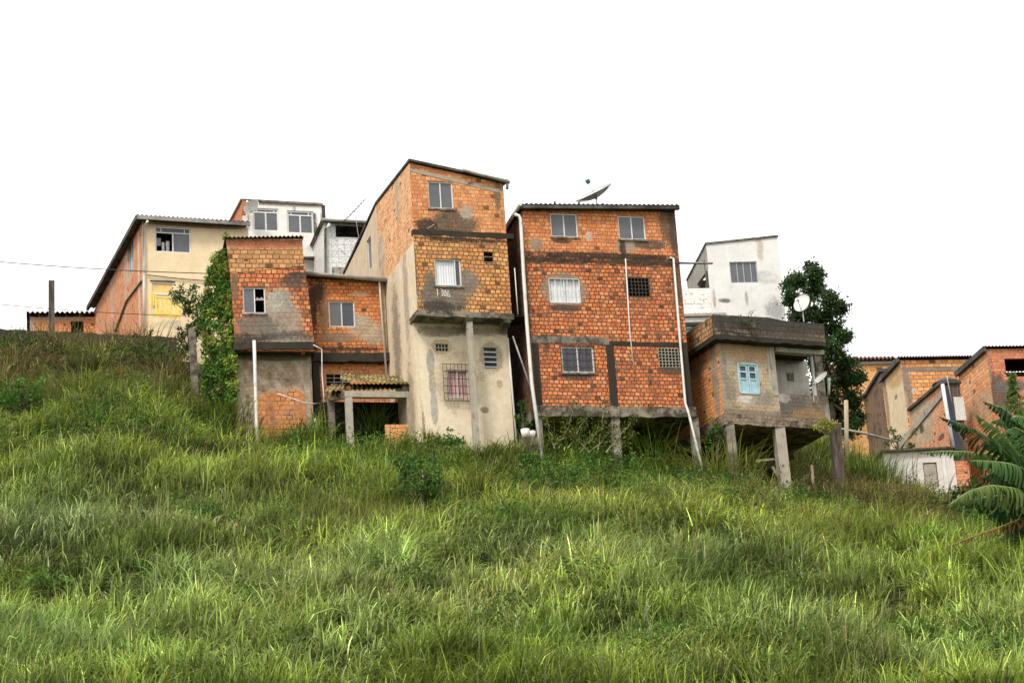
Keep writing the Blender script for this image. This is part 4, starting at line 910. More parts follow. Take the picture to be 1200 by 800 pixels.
r_ = TH.rect(389, 313, 403, 323); m = MB(); m.box(TH, r_[0], r_[1] + 1.5, r_[2] - .3, r_[3], .003, .03); m.build('render_patch', M['concrete_pale'], th)
shell(TH, 0, ur, zbt, (zt, ztr), (zt, ztr), 6, th, mt, left=True)
q = TH.P
m = sheet(q(-.15, zt + .1, .25), q(ur, ztr + .1, .25), q(-.15, zt + .1, -6), q(ur, ztr + .1, -6), 14, .025); m.build('roof', M['roof_grey'], th)
part_pipe('gutter', [q(-.15, zt + .02, .3), q(ur, ztr + .02, .3)], .08, th, 'pipe_grey')
part_pipe('downpipe', [TH.at(386.5, 262, .3), TH.at(385, 265, .25), TH.at(381.5, 268, .1), TH.at(382, 325, .1)], .07, th)
an = thing('television_aerial', 'thin slanting television aerial on a leaning mast above the tiled house', 'aerial', TH.at(421, 282, .4))
a = TH.at(402, 260.5, .6); b_ = TH.at(428.5, 233, .6)
m = MB(); m.tube([a, b_], .018, 6); m.build('boom', M['black'], an)
for i in range(9):
    s = .04 + i * .115; p = Vector(a).lerp(Vector(b_), s); w_ = .12 + .22 * (1 - s)
    m = MB(); dr = (TH.n * .8 + TH.d * .35).normalized(); m.tube([p - dr * w_, p + dr * w_], .008, 5); m.build('element', M['black'], an)
m = MB(); m.tube([TH.at(415.5, 247, .6), TH.at(421, 283, .4)], .016, 6); m.build('mast', M['metal'], an)
foot(TH, 0, ur, 6)

# ---- shed far left, the ridge wall and its post -----------------------------------
SH = Face(origin(35, 380, 97.0), R(12))
sh = thing('brick_shed', 'small low brick shed with corrugated roof beyond the dark ridge wall', 'shed', SH.P(1, SH.uz(70, 400)[1], 0))
zbs = SH.uz(70, 405)[1]; zt = SH.uz(35, 371)[1]; ur = SH.uz(112, 380)[0]; HO = (SH.uz(83, 380)[0], SH.uz(98, 380)[0], SH.uz(90, 395)[1], SH.uz(90, 376)[1])
m = MB(); m.poly(SH, [(0, zbs), (ur, zbs), (ur, zt), (0, zt)], [HO]); m.build('wall', wallmat('shed_brick', 'brick', cols=[(0.56, 0.24, 0.10), (0.5, 0.2, 0.08), (0.6, 0.28, 0.12)], mortar=(.35, .16, .08), seed=81, grime=.1, patches=[E(SH, 37, 382, 3, 12, (.4, .38, .35), .1), E(SH, 70, 374, 40, 2, (.35, .33, .3), .1)]), sh)
shell(SH, 0, ur, zbs, (zt, zt), (zt, zt), 4, sh, M['concrete'], left=True)
m = sheet(SH.P(-.15, zt + .12, .3), SH.P(ur, zt + .12, .3), SH.P(-.15, zt + .2, -4), SH.P(ur, zt + .2, -4), 14, .045); m.build('roof', M['roof_dark'], sh)
foot(SH, 0, ur, 4)
A_, B_ = pt(-90, 381, 88.5), pt(206, 395, 88.0)
RWd = (B_ - A_); RW = Face((A_.x, A_.y), math.atan2(RWd.y, RWd.x)); L = RWd.xy.length
N_ = 30; m = MB()
for i in range(N_):
    s0, s1 = i / N_, (i + 1) / N_; z0 = A_.z + RWd.z * s0 + .03 * math.sin(i * 2.3); z1 = A_.z + RWd.z * s1 + .03 * math.sin((i + 1) * 2.3)
    zg = min(gz(*RW.P(L * s0, 0).xy), gz(*RW.P(L * s1, 0).xy)) - .5
    m.hexa([RW.P(L * s0, zg, 0), RW.P(L * s1, zg, 0), RW.P(L * s1, zg, -.2), RW.P(L * s0, zg, -.2)], [RW.P(L * s0, z0, 0), RW.P(L * s1, z1, 0), RW.P(L * s1, z1, -.2), RW.P(L * s0, z0, -.2)])
tagp(m.build('retaining_wall', M['concrete_dark']), 'low dark mossy wall along the grassy ridge before the cream house', 'wall')
foot(RW, 0, L, .4, -.05)
m = MB(); a = pt(60.5, 394, 88.1); a.z -= .8; m.bar(a, (a.x, a.y, pt(59, 329.5, 88.1).z), .24, .24); tagp(m.build('square_post', M['wood']), 'dark square post rising alone from the ridge wall near the low shed', 'post')

# ---- small white house on the right ---------------------------------------------------
RH = Face(origin(835, 366, 92.0), R(8))
rh = thing('white_block_house', 'stained white house with one wide window and a slanting roofline above the terrace', 'house', RH.P(2, RH.uz(870, 400)[1], 0))
zbr = RH.uz(870, 430)[1]; ur = RH.uz(921, 372)[0]; zt = RH.uz(829, 286)[1]; ztr = RH.uz(909, 277)[1]
N1 = RH.rect(854.5, 307, 889, 331)
pp = [E(RH, 908, 362, 11, 12, (0.42, 0.42, 0.42), .9), E(RH, 851, 352, 9, 2.5, (0.12, 0.10, 0.09), 1.0), E(RH, 890, 285, 4, 20, (0.60, 0.50, 0.42), 1.0), E(RH, 899, 325, 15, 8, (0.6, .59, .57), .6), E(RH, 875, 350, 2, 9, (0.4, .36, .3), .5), E(RH, 837, 350, 2, 12, (.45, .4, .34), .5)]
mwr = wallmat('white_block_wall', 'plaster', base=(0.74, 0.73, 0.71), base2=(0.66, 0.65, 0.63), patches=pp, grime=.08, grime_col=(.4, .38, .34), streak=.25, streak_col=(.5, .42, .34), seed=91)
m = MB(); m.poly(RH, [(0, zbr), (ur, zbr), (ur, ztr), (0, zt)], [N1]); m.build('front_wall', mwr, rh)
window(RH, N1, rh, mull=(.27, .5, .77), fm='frame_grey', fw=.04)
RS = RH.left_side(); bk = RS.uz(805, 328)[0]; zk = RS.uz(805, 328)[1]; zk = min(zk, zt - .1)
m = MB(); zlow = RS.uz(830, 340)[1]
m.poly(RS, [(bk, zlow - .4), (bk * .55, zlow - .4), (bk * .55, zt + (zk - zt) * .55 - .9), (0, zt - 1.1), (0, zt), (bk, zk)]); m.build('boarded_flank', M['wood_grey'], rh)
m = MB(); m.poly(RS, [(bk * .5, zbr), (-.2, zbr), (-.2, zt - .5), (bk * .5, zt - .9)], off=-.3); m.build('flank_wall', M['wood_grey'], rh)
m = MB(); m.bar(RH.P(.15, zbr, -.5), RH.P(.15, zt - .5, -.5), .3, .3); m.build('dark_post', M['wood'], rh)
shell(RH, 0, ur, zbr, (zt, ztr), (zk, zk), -bk, rh, mwr)
m = slab([RH.P(-.05, zt + .05, .06), RH.P(ur + .04, ztr + .05, .06), RH.P(ur + .04, zk + .5, bk), RH.P(-.05, zk + .05, bk)], .07); m.build('roof', M['concrete'], rh)
u0 = RH.uz(797, 350)[0]
z0, z1 = RH.uz(815, 367)[1], RH.uz(815, 337)[1]
m = MB(); m.box(RH, u0, -.003, z0, z1, -.25, -.1); m.build('balcony_wall', wallmat('white_blockwork', 'brick', cols=[(.72, .69, .66), (.76, .73, .7), (.7, .67, .63)], mortar=(.6, .56, .52), seed=92, grime=.03, streak=.1, missing=0, bh=.2, bw=.4), rh)
m = MB(); m.box(RH, u0, .6, z0 - .12, z0 - .003, -1.5, .0); m.build('balcony_slab', M['concrete_pale'], rh)
zq = RH.uz(815, 376)[1]; m = MB(); m.box(RH, u0, .4, zq, z0 - .123, -.4, -.12); m.build('slab_edge', M['whitewash'], rh)
m = MB(); m.box(RH, u0, .5, zbr, zq - .003, -1.0, -.85); m.build('blue_wall', M['blue'], rh)
m = MB(); m.box(RH, u0 + .05, u0 + .25, z1, z1 + .5, -1.2, -1.0); m.build('post', M['metal'], rh)
foot(RH, u0, ur, -bk)

# ---- terrace house on stilts on the right ------------------------------------------------
TR = Face(origin(857, 494, 77.5), R(24))
tr = thing('terrace_house', 'crumbling rendered house on concrete stilts with brick terrace parapet and open porch', 'house', TR.P(2, TR.uz(900, 580)[1], 0))
zbm = TR.uz(900, 600)[1]; z1s = TR.uz(900, 488)[1]; z0s = TR.uz(900, 499.5)[1]
uA = TR.uz(841, 402)[0]; uB = TR.uz(908, 420)[0]; uC = TR.uz(972, 480)[0]
zp0 = TR.uz(870, 398, .42)[1]; zp1 = TR.uz(870, 371, .42)[1]
zwt = zp0 - .03
N1 = TR.rect(865, 426.5, 889.5, 461)
pp = [E(TR, 878, 468, 15, 5, (0.58, 0.53, 0.47), .4), E(TR, 848, 440, 5, 60, (0.33, 0.28, 0.22), .3), E(TR, 880, 412, 34, 12, (0.42, 0.28, 0.15), .5), E(TR, 880, 485, 60, 6, (0.20, .16, .12), .9), E(TR, 895, 468, 14, 12, (.28, .24, .19), .9), E(TR, 856, 455, 8, 20, (.26, .22, .17), .9), E(TR, 903, 430, 3, 30, (.5, .45, .38), .4)]
mtr = wallmat('terrace_house_render', 'half', cols=[(0.48, 0.33, 0.18), (0.44, 0.28, 0.14), (0.52, 0.36, 0.2)], mortar=(.2, .16, .11), base=(0.48, 0.42, 0.33), base2=(0.30, 0.255, 0.195), patches=pp, grime=.35, streak=.4, seed=101)
m = MB(); m.poly(TR, [(uA, z1s), (uB, z1s), (uB, zwt), (uA, zwt)], [N1]); m.build('rendered_wall', mtr, tr)
# shutters
u0, u1, z0, z1 = N1; s = MB(); s.box(TR, u0 - .05, u0, z0, z1 + .05, -.1, .02); s.box(TR, u1, u1 + .05, z0, z1 + .05, -.1, .02); s.box(TR, u0, u1, z1, z1 + .05, -.1, .02); s.box(TR, u0, u1, z0 - .04, z0, -.1, .02)
w = s.build('shuttered_window', M['blue'], tr); um_ = (u0 + u1) / 2
for a, b in ((u0, um_ - .01), (um_ + .01, u1)):
    s = MB(); s.box(TR, a, a + .06, z0, z1, -.06, -.01); s.box(TR, b - .06, b, z0, z1, -.06, -.01)
    H_ = z1 - z0
    for f_ in (0, .47, .72, .94): s.box(TR, a + .06, b - .06, z0 + H_ * f_, z0 + H_ * f_ + .06, -.06, -.012)
    for i in range(9): s.bar(TR.P(a + .06, z0 + .08 + i * H_ * .045, -.04), TR.P(b - .06, z0 + .08 + i * H_ * .045, -.04), .01, .05)
    sh_ = s.build('shutter', M['blue'], w)
    s = MB(); s.box(TR, a + .06, b - .06, z0 + H_ * .48, z1 - .04, -.075, -.065); s.build('pane', M['pane_dark'], sh_)
# lower part of the porch: solid parapet on the right
zpp = TR.uz(935, 462)[1]
pp = [E(TR, 925, 475, 22, 12, (0.12, 0.11, 0.095), .6), E(TR, 950, 486, 26, 8, (0.28, 0.17, 0.09), .6), E(TR, 971, 486, 4, 14, (0.4, 0.38, .35), .5), E(TR, 918, 466, 8, 6, (0.36, 0.33, 0.29), .5)]
mpp = wallmat('terrace_house_dark_render', 'half', cols=[(0.26, 0.18, 0.11), (0.2, 0.14, 0.09)], mortar=(.08, .07, .05), base=(0.22, 0.19, 0.145), patches=pp, grime=.5, streak=.5, seed=102)
m = MB(); m.poly(TR, [(uB + .003, z1s), (uC, z1s), (uC, zpp), (uB + .003, zpp)]); m.build('porch_parapet', mpp, tr)
# porch inside: white wall set back with a small window
IN = TR.shift(-1.3); i0 = IN.uz(905, 440)[0]; i1 = IN.uz(948, 445)[0]
r_ = IN.rect(921, 436, 931, 447.5)
m = MB(); m.poly(IN, [(i0, z1s), (i1, z1s), (i1, zwt), (i0, zwt)], [r_]); m.build('porch_wall', wallmat('porch_plaster', 'plaster', base=(.58, .54, .48), base2=(.44, .41, .36), grime=.3, grime_col=(.2, .18, .15), streak=.5, seed=103, patches=[E(IN, 925, 418, 22, 8, (.2, .18, .15), .5)]), tr)
window(IN, r_, tr, mull=(), pm='pane_dark', fw=.05, fm='concrete_pale')
m = MB(); m.box(TR, uC - .35, uC - .06, zpp + .003, zwt, -.3, -.02); m.build('porch_post', M['concrete'], tr)
m = MB(); a = TR.uz(956, 430)[0]; m.box(TR, a - .05, a + .05, zpp + .003, zwt, -.25, -.15); m.build('porch_pole', M['pipe'], tr)
m = MB(); m.box(TR, uB - .22, uB - .003, zpp - .1, zwt, .003, .02); m.build('wall_pilaster', M['concrete_pale'], tr)
m = MB(); m.rbox(TR, uB + .05, uC + .02, zwt - .17, zwt - .003, -.28, .04, .015); m.build('porch_beam', M['concrete_pale'], tr)
m = MB(); m.rbox(TR, uA - .05, uC + .1, z0s, z1s - .003, -5.5, .06); m.build('floor_slab', wallmat('slab_edge_terrace', 'half', cols=[(0.34, 0.24, 0.15), (0.28, 0.19, 0.12)], mortar=(.08, .06, .045), base=(.25, .21, .16), base2=(.14, .115, .09), grime=.7, streak=.6, seed=104), tr)
# flank
TF = TR.left_side(uA); bkf = TF.uz(812, 417)[0]
mfl = wallmat('terrace_house_flank', 'brick', cols=[(0.60, 0.27, 0.08), (0.56, 0.23, 0.07), (0.64, 0.33, 0.12), (0.50, 0.24, 0.09)], mortar=(.36, .17, .08), grime=.2, streak=.4, seed=105, patches=[E(TF, 838, 440, 4, 60, (.3, .25, .2), .3), E(TF, 820, 430, 12, 10, (.3, .18, .1), .6)])
bkf = min(bkf, -3.5)
m = MB(); m.poly(TF, [(bkf, z0s - .2), (0, z0s - .2 + .2), (0, zwt), (bkf, zwt)]); m.build('flank_wall', mfl, tr)
# terrace slab and parapet, overhanging 0.7 m
OV = .42; uP0 = TR.uz(836, 372, OV)[0]; uP1 = TR.uz(966, 385, OV)[0]
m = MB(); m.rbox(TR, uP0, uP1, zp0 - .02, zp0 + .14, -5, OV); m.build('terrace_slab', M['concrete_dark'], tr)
pp = [E(TR, 905, 380, 80, 10, (0.055, 0.05, 0.042), .7, OV), E(TR, 930, 396, 40, 6, (0.10, 0.085, .06), .6, OV)]
mpa = wallmat('terrace_parapet_brick', 'brick', cols=[(0.17, 0.14, 0.105), (0.12, 0.10, 0.078), (0.22, 0.165, 0.11), (0.085, 0.073, 0.06)], mortar=(.035, .03, .024), patches=pp, grime=.7, streak=.5, seed=106, bh=.18, bw=.24)
PF = TR.shift(OV - .001)
m = MB(); m.poly(PF, [(uP0, zp0 + .143), (uP1, zp0 + .143), (uP1, zp1 - .03), (uP1 - 1.5, zp1 - .04), (uP0 + 2.2, zp1 + .05), (uP0, zp1)], t=.14); m.build('parapet', mpa, tr)
PS = TR.left_side(uP0, OV)
m = MB(); m.poly(PS, [(-5.2, zp0 + .143), (-.143, zp0 + .143), (-.143, zp1), (-5.2, zp1 - .05)]); m.build('parapet', wallmat('terrace_parapet_side', 'brick', cols=[(0.40, 0.25, 0.12), (0.34, 0.2, 0.1), (0.46, 0.3, .15), (.25, .15, .08)], mortar=(.08, .06, .04), grime=.4, streak=.4, seed=107, patches=[E(PS, 822, 372, 18, 4, (.06, .05, .04), .5)], bh=.18), tr)
for a, b, nm, c_ in ((913.5, 510, 'stilt', 'concrete_pale'), (855, 510, 'stilt', 'concrete'), (975, 520, 'stilt', 'wood')):
    uu = TR.uz(a + (2 if a < 900 else 2), b)[0]; gzz = TR.uz(a, 600)[1]
    m = MB(); m.bar(TR.P(uu + .05, zbm - .5, -.15), TR.P(uu, z0s - .003 if a < 960 else z0s + .15, -.15 if a < 960 else .22),   .37 if 900 < a < 960 else .32, .36); m.build(nm, M[c_], tr)
for a in (uA + 1, uB + .6, uC - .5):
    m = MB(); m.bar(TR.P(a, zbm - .5, -3.2), TR.P(a + .3, z0s - .003, -3.2), .3); m.build('stilt', M['concrete_dark'], tr)
m = MB(); m.bar(TR.P(uA + .5, z0s - 1.6, -2.6), TR.P(uC - .2, z0s - .25, -2.6), .28, .3); m.build('underfloor_beam', M['concrete_dark'], tr)
m = MB(); m.box(TR, uA, uB + .5, zbm, z0s - .003, -4.0, -3.8); m.build('basement_wall', M['wood'], tr)
shell(TR, uA, uC - .1, z1s, (zwt, zwt), (zwt, zwt), 5, tr, mfl, inset=1.45)
foot(TR, uA, uB + 1.4, 5, -1.2)
dish('satellite_dish', 'pale round satellite dish on a short pole standing on the brick terrace', TR.at(940.5, 355.5, -.6), CR * -.62 + CU * .35 - _f * .62, .34, .06, TR.at(942, 377, -.6), feed_len=.25, mat='white')
dish('satellite_dish', 'grey satellite dish tilted upward on the right corner of the stilt porch', TR.at(962.5, 444, .5), CR * -.66 + CU * .66 - _f * .2, .30, .06, TR.at(954, 470, .1), mat='dish', feed_dir=TR.at(947.5, 441, .6))
pipe('white_post', 'short pale post behind the porch right of the tilted dish', [TR.at(971, 463, -.6), TR.at(971.5, 443, -.6)], .05, 'pipe', cat='post')
pipe('grass_post', 'pale upright post at the edge of the grass slope beneath the dark tree', [pt(992.5, 545, 86), pt(991.5, 469, 86)], .085, 'wood_pale', cat='post')
pipe('garden_hose', 'thin dark pipe slanting along the grass top towards the low white shed', [pt(985, 502, 88), pt(1015, 508, 88), pt(1050, 517, 89)], .05, 'pipe_grey', cat='pipe')
for k, (a, b, c_, d_, lb) in enumerate(((951, 545, 954, 578, 'thin pale stake left of the dark stilt under the terrace house'), (905, 547, 917, 567, 'slanting plank leaning left of the pale concrete stilt'), (886, 540, 912, 537.5, 'thin bare branch lying under the terrace house'), (952, 552, 932, 568, 'dark plank leaning right of the pale concrete stilt'))):
    m = MB(); m.bar(TR.at(a, b, -.6), TR.at(c_, d_, -.5), .10, .08); tagp(m.build(['stake', 'plank', 'branch', 'plank'][k], M['wood_pale' if k != 3 else 'wood']), lb, ['stake', 'plank', 'branch', 'plank'][k])

# ---- the group of houses far right -----------------------------------------------------------
FA = R(10)
OB = Face(origin(994, 424, 112.0), FA)
ob = thing('ochre_house', 'yellowish brick house with clay tile edge half hidden behind the dark tree', 'house', OB.P(1, OB.uz(1010, 520)[1], 0))
u0, u1 = OB.uz(985, 440)[0], OB.uz(1050, 440)[0]; zt = OB.uz(1010, 424)[1]; zb_ = OB.uz(1010, 540)[1]
mob = wallmat('ochre_brick', 'brick', cols=[(0.60, 0.35, 0.14), (0.56, 0.30, 0.11), (0.63, 0.40, 0.18), (0.52, 0.25, 0.09)], mortar=(.4, .24, .12), grime=.05, streak=.15, seed=111, bw=.3, bh=.2)
m = MB(); m.poly(OB, [(u0, zb_), (u1, zb_), (u1, zt), (u0, zt)]); m.build('front_wall', mob, ob)
shell(OB, u0, u1, zb_, (zt, zt), (zt, zt), 5, ob, mob, left=True)
m = sheet(OB.P(u0, zt + .16, .3), OB.P(u1, zt + .16, .3), OB.P(u0, zt + .6, -5), OB.P(u1, zt + .6, -5), 14, .06, .09); m.build('tile_roof', M['tile_red'], ob)
m = MB(); m.box(OB, u0, u1, zt - .15, zt - .0, .003, .1); m.build('cornice', M['concrete_pale'], ob)

LB = Face(origin(1056, 430, 103.0), FA)
lb = thing('corrugated_roof_house', 'brick and plaster house with wavy corrugated roofline right of the dark tree', 'house', LB.P(1, LB.uz(1080, 540)[1], 0))
zt = LB.uz(1056, 422)[1]; zb_ = LB.uz(1080, 560)[1]; ur = LB.uz(1140, 430)[0]
pp = [E(LB, 1100, 432.5, 48, 3.4, (0.20, 0.18, 0.155), .15), E(LB, 1063, 452, 5.5, 26, (0.24, 0.20, 0.165), .35), E(LB, 1060, 470, 4, 14, (0.5, 0.36, .26), .5), E(LB, 1072, 458, 4, 2.5, (0.6, .56, .5), .4)]
mlb = wallmat('right_house_brick', 'brick', cols=[(0.60, 0.32, 0.12), (0.56, 0.26, 0.09), (0.64, 0.38, 0.16), (0.5, 0.22, 0.08)], mortar=(.20, .11, .06), patches=pp, grime=.08, streak=.2, seed=112, bw=.3, bh=.19)
m = MB(); m.poly(LB, [(0, zb_), (ur, zb_), (ur, zt), (0, zt)]); m.build('front_wall', mlb, lb)
LS = LB.left_side(); P_ = [(1054, 421.5), (1034.5, 446), (1043, 530), (1065, 530)]
uz_ = [LS.uz(*p) for p in P_]; bk = uz_[1][0]; bk = max(bk, -9.0)
zbk = uz_[1][1]
mls = wallmat('right_house_flank', 'plaster', base=(0.66, 0.55, 0.38), base2=(0.58, 0.44, 0.28), patches=[E(LS, 1052, 440, 12, 14, (0.55, 0.33, 0.14), .35), E(LS, 1050, 465, 2, 3, (.2, .15, .1), .4), E(LS, 1038, 470, 3, 40, (.3, .2, .12), .5), E(LS, 1060, 520, 14, 12, (0.3, 0.3, 0.15), .6)], grime=.15, grime_col=(.3, .24, .16), streak=.3, seed=113)
m = MB(); m.poly(LS, [(bk, zb_), (0, zb_), (0, zt), (bk, zbk)]); m.build('flank_wall', mls, lb)
shell(LB, 0, ur, zb_, (zt, zt), (zbk, zbk), -bk, lb, mlb)
q = LB.P
m = sheet(q(-.15, zt + .12, .2), q(ur, zt + .12, .2), q(-.15, zbk + .15, bk - .3), q(ur, zbk + .15, bk - .3), 26, .045); m.build('roof', M['roof_dark'], lb)
m = MB(); m.bar(q(-.12, zt + .02, .1), q(-.12, zbk + .05, bk - .2), .1, .22); m.build('bargeboard', M['roof_dark'], lb)

# low brown house behind it, in the shade of the tree
BB = Face(origin(1036, 470, 108.5), FA)
bb = thing('brown_house', 'small brown walled house with steep dark roof edge under the dark tree', 'house', BB.P(-1, BB.uz(1030, 540)[1], 0))
BBs = BB.left_side()
P_ = [(1029.5, 437), (1012.5, 467), (1014, 540), (1048, 540), (1046, 440)]
mbb = wallmat('brown_render', 'plaster', base=(.19, .12, .075), base2=(.14, .095, .06), grime=.5, streak=.4, seed=114)
za = BB.uz(1033, 436)[1]; zz_ = BBs.uz(1014, 467)[1]; bb_k = max(BBs.uz(1013, 467)[0], -12.0); zlo = BB.uz(1030, 545)[1]
m = MB(); m.poly(BBs, [(bb_k, zlo), (0, zlo), (0, za), (bb_k, zz_)]); m.build('flank_wall', mbb, bb)
uu = BB.uz(1052, 470)[0]
m = MB(); m.box(BB, 0, uu, zlo, za, -.15, -.003); m.build('front_wall', mbb, bb)
shell(BB, 0, uu, zlo, (za, za), (zz_, zz_), -bb_k, bb, mbb)
m = slab([BB.P(-.12, za + .16, .12), BB.P(uu, za + .16, .12), BB.P(uu, zz_ + .16, bb_k), BB.P(-.12, zz_ + .16, bb_k)], .16); m.build('roof', M['roof_dark'], bb)

GB = Face(origin(1107, 470, 97.5), FA)
gb = thing('gable_annex', 'orange brick annex with a slanting roof edge and patchy plaster above the white shed', 'house', GB.P(-1, GB.uz(1090, 560)[1], 0))
GS_ = GB.left_side()
zt = GB.uz(1104, 449)[1]; zb_ = GB.uz(1090, 570)[1]; bkg = max(GS_.uz(1066, 481)[0], -11); zkg = GS_.uz(1066, 481)[1]
pp = [E(GS_, 1072, 500, 26, 30, (0.50, 0.40, 0.27), .3), E(GS_, 1090, 476, 3, 3, (.2, .12, .08), .4), E(GS_, 1080, 503, 2.5, 6, (.06, .04, .03), .4), E(GS_, 1088, 512, 5, 8, (0.42, .36, .25), .5), E(GS_, 1103, 512, 4, 4, (.12, .07, .05), .4)]
mgb = wallmat('annex_brick', 'brick', cols=[(0.60, 0.29, 0.16), (0.55, 0.23, 0.12), (0.64, 0.35, 0.2)], mortar=(.34, .2, .12), patches=pp, grime=.1, streak=.25, seed=115)
m = MB(); m.poly(GS_, [(bkg, zb_), (0, zb_), (0, zt), (bkg, zkg)]); m.build('flank_wall', mgb, gb)
a, b_ = GS_.uz(1056, 521), GS_.uz(1104, 462)
m = MB(); m.bar(GS_.P(a[0], a[1], .03), GS_.P(b_[0], b_[1], .03), .06, .28); m.build('concrete_band', M['concrete_pale'], gb)
ug = GB.uz(1128, 480)[0]
m = MB(); m.box(GB, 0.003, ug, zb_, zt, -.15, -.003); m.build('front_wall', M['wood'], gb)
shell(GB, 0, ug, zb_, (zt, zt), (zkg, zkg), -bkg, gb, mgb)
m = slab([GB.P(-.12, zt + .12, .1), GB.P(ug, zt + .12, .1), GB.P(ug, zkg + .1, bkg), GB.P(-.12, zkg + .1, bkg)], .14); m.build('roof', M['roof_dark'], gb)
r_ = GB.rect(1117, 465, 1130, 492, .05); m = MB(); fl = sheet(GB.P(r_[0], r_[2], .06), GB.P(r_[1] + .1, r_[2], .06), GB.P(r_[0], r_[3], .05), GB.P(r_[1] + .1, r_[3], .05), 5, .03); fl.build('corrugated_panel', M['whitewash'], gb)
tk = thing('water_tank', 'round dark blue water tank with a flat lid on the annex roof', 'water tank', GB.at(1112, 462, -1.2))
c0 = GB.at(1111, 464, -1.2); c1 = GB.at(1110, 450, -1.2); c2 = GB.at(1109, 444.5, -1.2)
m = MB(); m.tube([c0, (c0.x, c0.y, c1.z)], .50, 20, .6); m.build('tank_body', M['darkblue'], tk, smooth=True)
m = MB(); m.tube([(c0.x, c0.y, c1.z + .003), (c0.x, c0.y, c1.z + .10), (c0.x, c0.y, c2.z)], .66, 20, .35); m.build('lid', M['darkblue'], tk, smooth=True)
pipe('stack_pipe', 'thick white vertical pipe against the dark corner of the annex beside the banana leaves', [GB.at(1104.5, 450, .12), GB.at(1111, 490, .12), GB.at(1118, 527, .12)], .085, 'pipe', cat='pipe')
m = MB(); m.bar(GB.at(1108, 452, .0), GB.at(1121, 527, .0), .24, .1); tagp(m.build('gap_shade_strip', M['darkblue']), 'dark blue strip standing in for the dark gap beside the thick white annex pipe', 'strip')  # dark strip painting in the shaded gap next to the pipe
pipe('thin_rod', 'thin pale rod rising in front of the water tank', [GB.at(1109.5, 440, .3), GB.at(1116, 474, .3)], .02, 'wood_pale', cat='rod')

NB = Face(origin(1157, 420, 97.0), FA)
nb = thing('right_edge_house', 'brick house at the right edge with a dark open window above the banana leaves', 'house', NB.P(1, NB.uz(1180, 540)[1], 0))
zt = NB.uz(1157, 409)[1]; zb_ = NB.uz(1180, 560)[1]; ur = NB.uz(1260, 420)[0]
HO = (NB.uz(1178, 430)[0], NB.uz(1222, 430)[0], NB.uz(1190, 441)[1], NB.uz(1190, 420)[1])
pp = [E(NB, 1170, 460, 14, 22, (0.10, 0.085, 0.075), .35), E(NB, 1186, 452, 22, 8, (0.16, 0.14, .12), .5), E(NB, 1159, 428, 1.6, 22, (.3, .25, .2), .3)]
mnb = wallmat('edge_house_brick', 'brick', cols=[(0.52, 0.20, 0.10), (0.46, 0.16, 0.08), (0.56, 0.24, 0.12)], mortar=(.28, .13, .08), patches=pp, grime=.12, streak=.2, seed=116)
m = MB(); m.poly(NB, [(0, zb_), (ur, zb_), (ur, zt), (0, zt)], [HO]); m.build('front_wall', mnb, nb)
NS = NB.left_side(); bkn = max(NS.uz(1124, 437)[0], -9.5); zkn = NS.uz(1124, 437)[1]
pp = [E(NS, 1152, 476, 14, 20, (0.58, 0.42, 0.26), .4), E(NS, 1137, 465, 1.5, 26, (0.58, 0.45, 0.34), .2), E(NS, 1136, 487, 8, 10, (.5, .36, .24), .5)]
mns = wallmat('edge_house_flank', 'brick', cols=[(0.62, 0.33, 0.16), (0.57, 0.26, 0.11), (0.66, 0.4, 0.2)], mortar=(.30, .17, .1), patches=pp, grime=.02, streak=.15, seed=117, bw=.3, bh=.18)
m = MB(); m.poly(NS, [(bkn, zb_), (0, zb_), (0, zt), (bkn, zkn)]); m.build('flank_wall', mns, nb)
shell(NB, 0, ur, zb_, (zt, zt), (zkn, zkn), -bkn, nb, mnb)
m = sheet(NB.P(-.1, zt + .10, .15), NB.P(ur, zt + .10, .15), NB.P(-.1, zkn + .1, bkn - .2), NB.P(ur, zkn + .1, bkn - .2), 26, .025); m.build('roof', M['roof_dark'], nb)
m = MB(); m.bar(NB.P(-.1, zt + .0, .1), NB.P(-.1, zkn, bkn - .2), .12, .24); m.build('bargeboard', M['roof_dark'], nb)
foot(NB, 0, ur, 9)

WS2 = Face(origin(1040, 545, 92.0), R(6))
ws = thing('white_shed', 'low whitewashed shed with thin flat roof half buried in the grass', 'shed', WS2.P(1, WS2.uz(1080, 580)[1], 0))
zt = WS2.uz(1040, 530)[1]; ztr = WS2.uz(1112, 526)[1]; zb_ = WS2.uz(1080, 600)[1]; u0, u1 = WS2.uz(1037, 545)[0], WS2.uz(1119, 545)[0]; ue = WS2.uz(1136, 545)[0]
HO = WS2.rect(1081, 542, 1101, 570); HO = (HO[0], HO[1], HO[2] + 0, HO[3])
m = MB(); m.poly(WS2, [(u0, zb_), (u1, zb_), (u1, ztr), (u0, zt)], [HO]); m.build('front_wall', wallmat('shed_whitewash', 'plaster', base=(0.70, 0.64, 0.60), base2=(.6, .54, .5), grime=.12, grime_col=(.4, .34, .28), streak=.3, streak_col=(.4, .33, .27), seed=118), ws)
m = MB(); m.box(WS2, HO[0] + .04, HO[1] - .04, HO[2], HO[3] - .04, -.09, -.04); m.build('door', M['concrete_pale'], ws)
m = MB(); m.box(WS2, WS2.uz(1104, 545)[0], WS2.uz(1108, 545)[0], zb_, ztr - .04, .003, .06); m.build('post', M['whitewash'], ws)
m = MB(); m.box(WS2, u1 + .003, ue, zb_, ztr - .5, -.3, -.1); m.build('brick_pier', wallmat('pier_brick', 'brick', cols=RED, mortar=(.4, .25, .18), seed=119), ws)
shell(WS2, u0, u1, zb_, (zt, ztr), (zt, ztr), 3.5, ws, M['whitewash'], left=True)
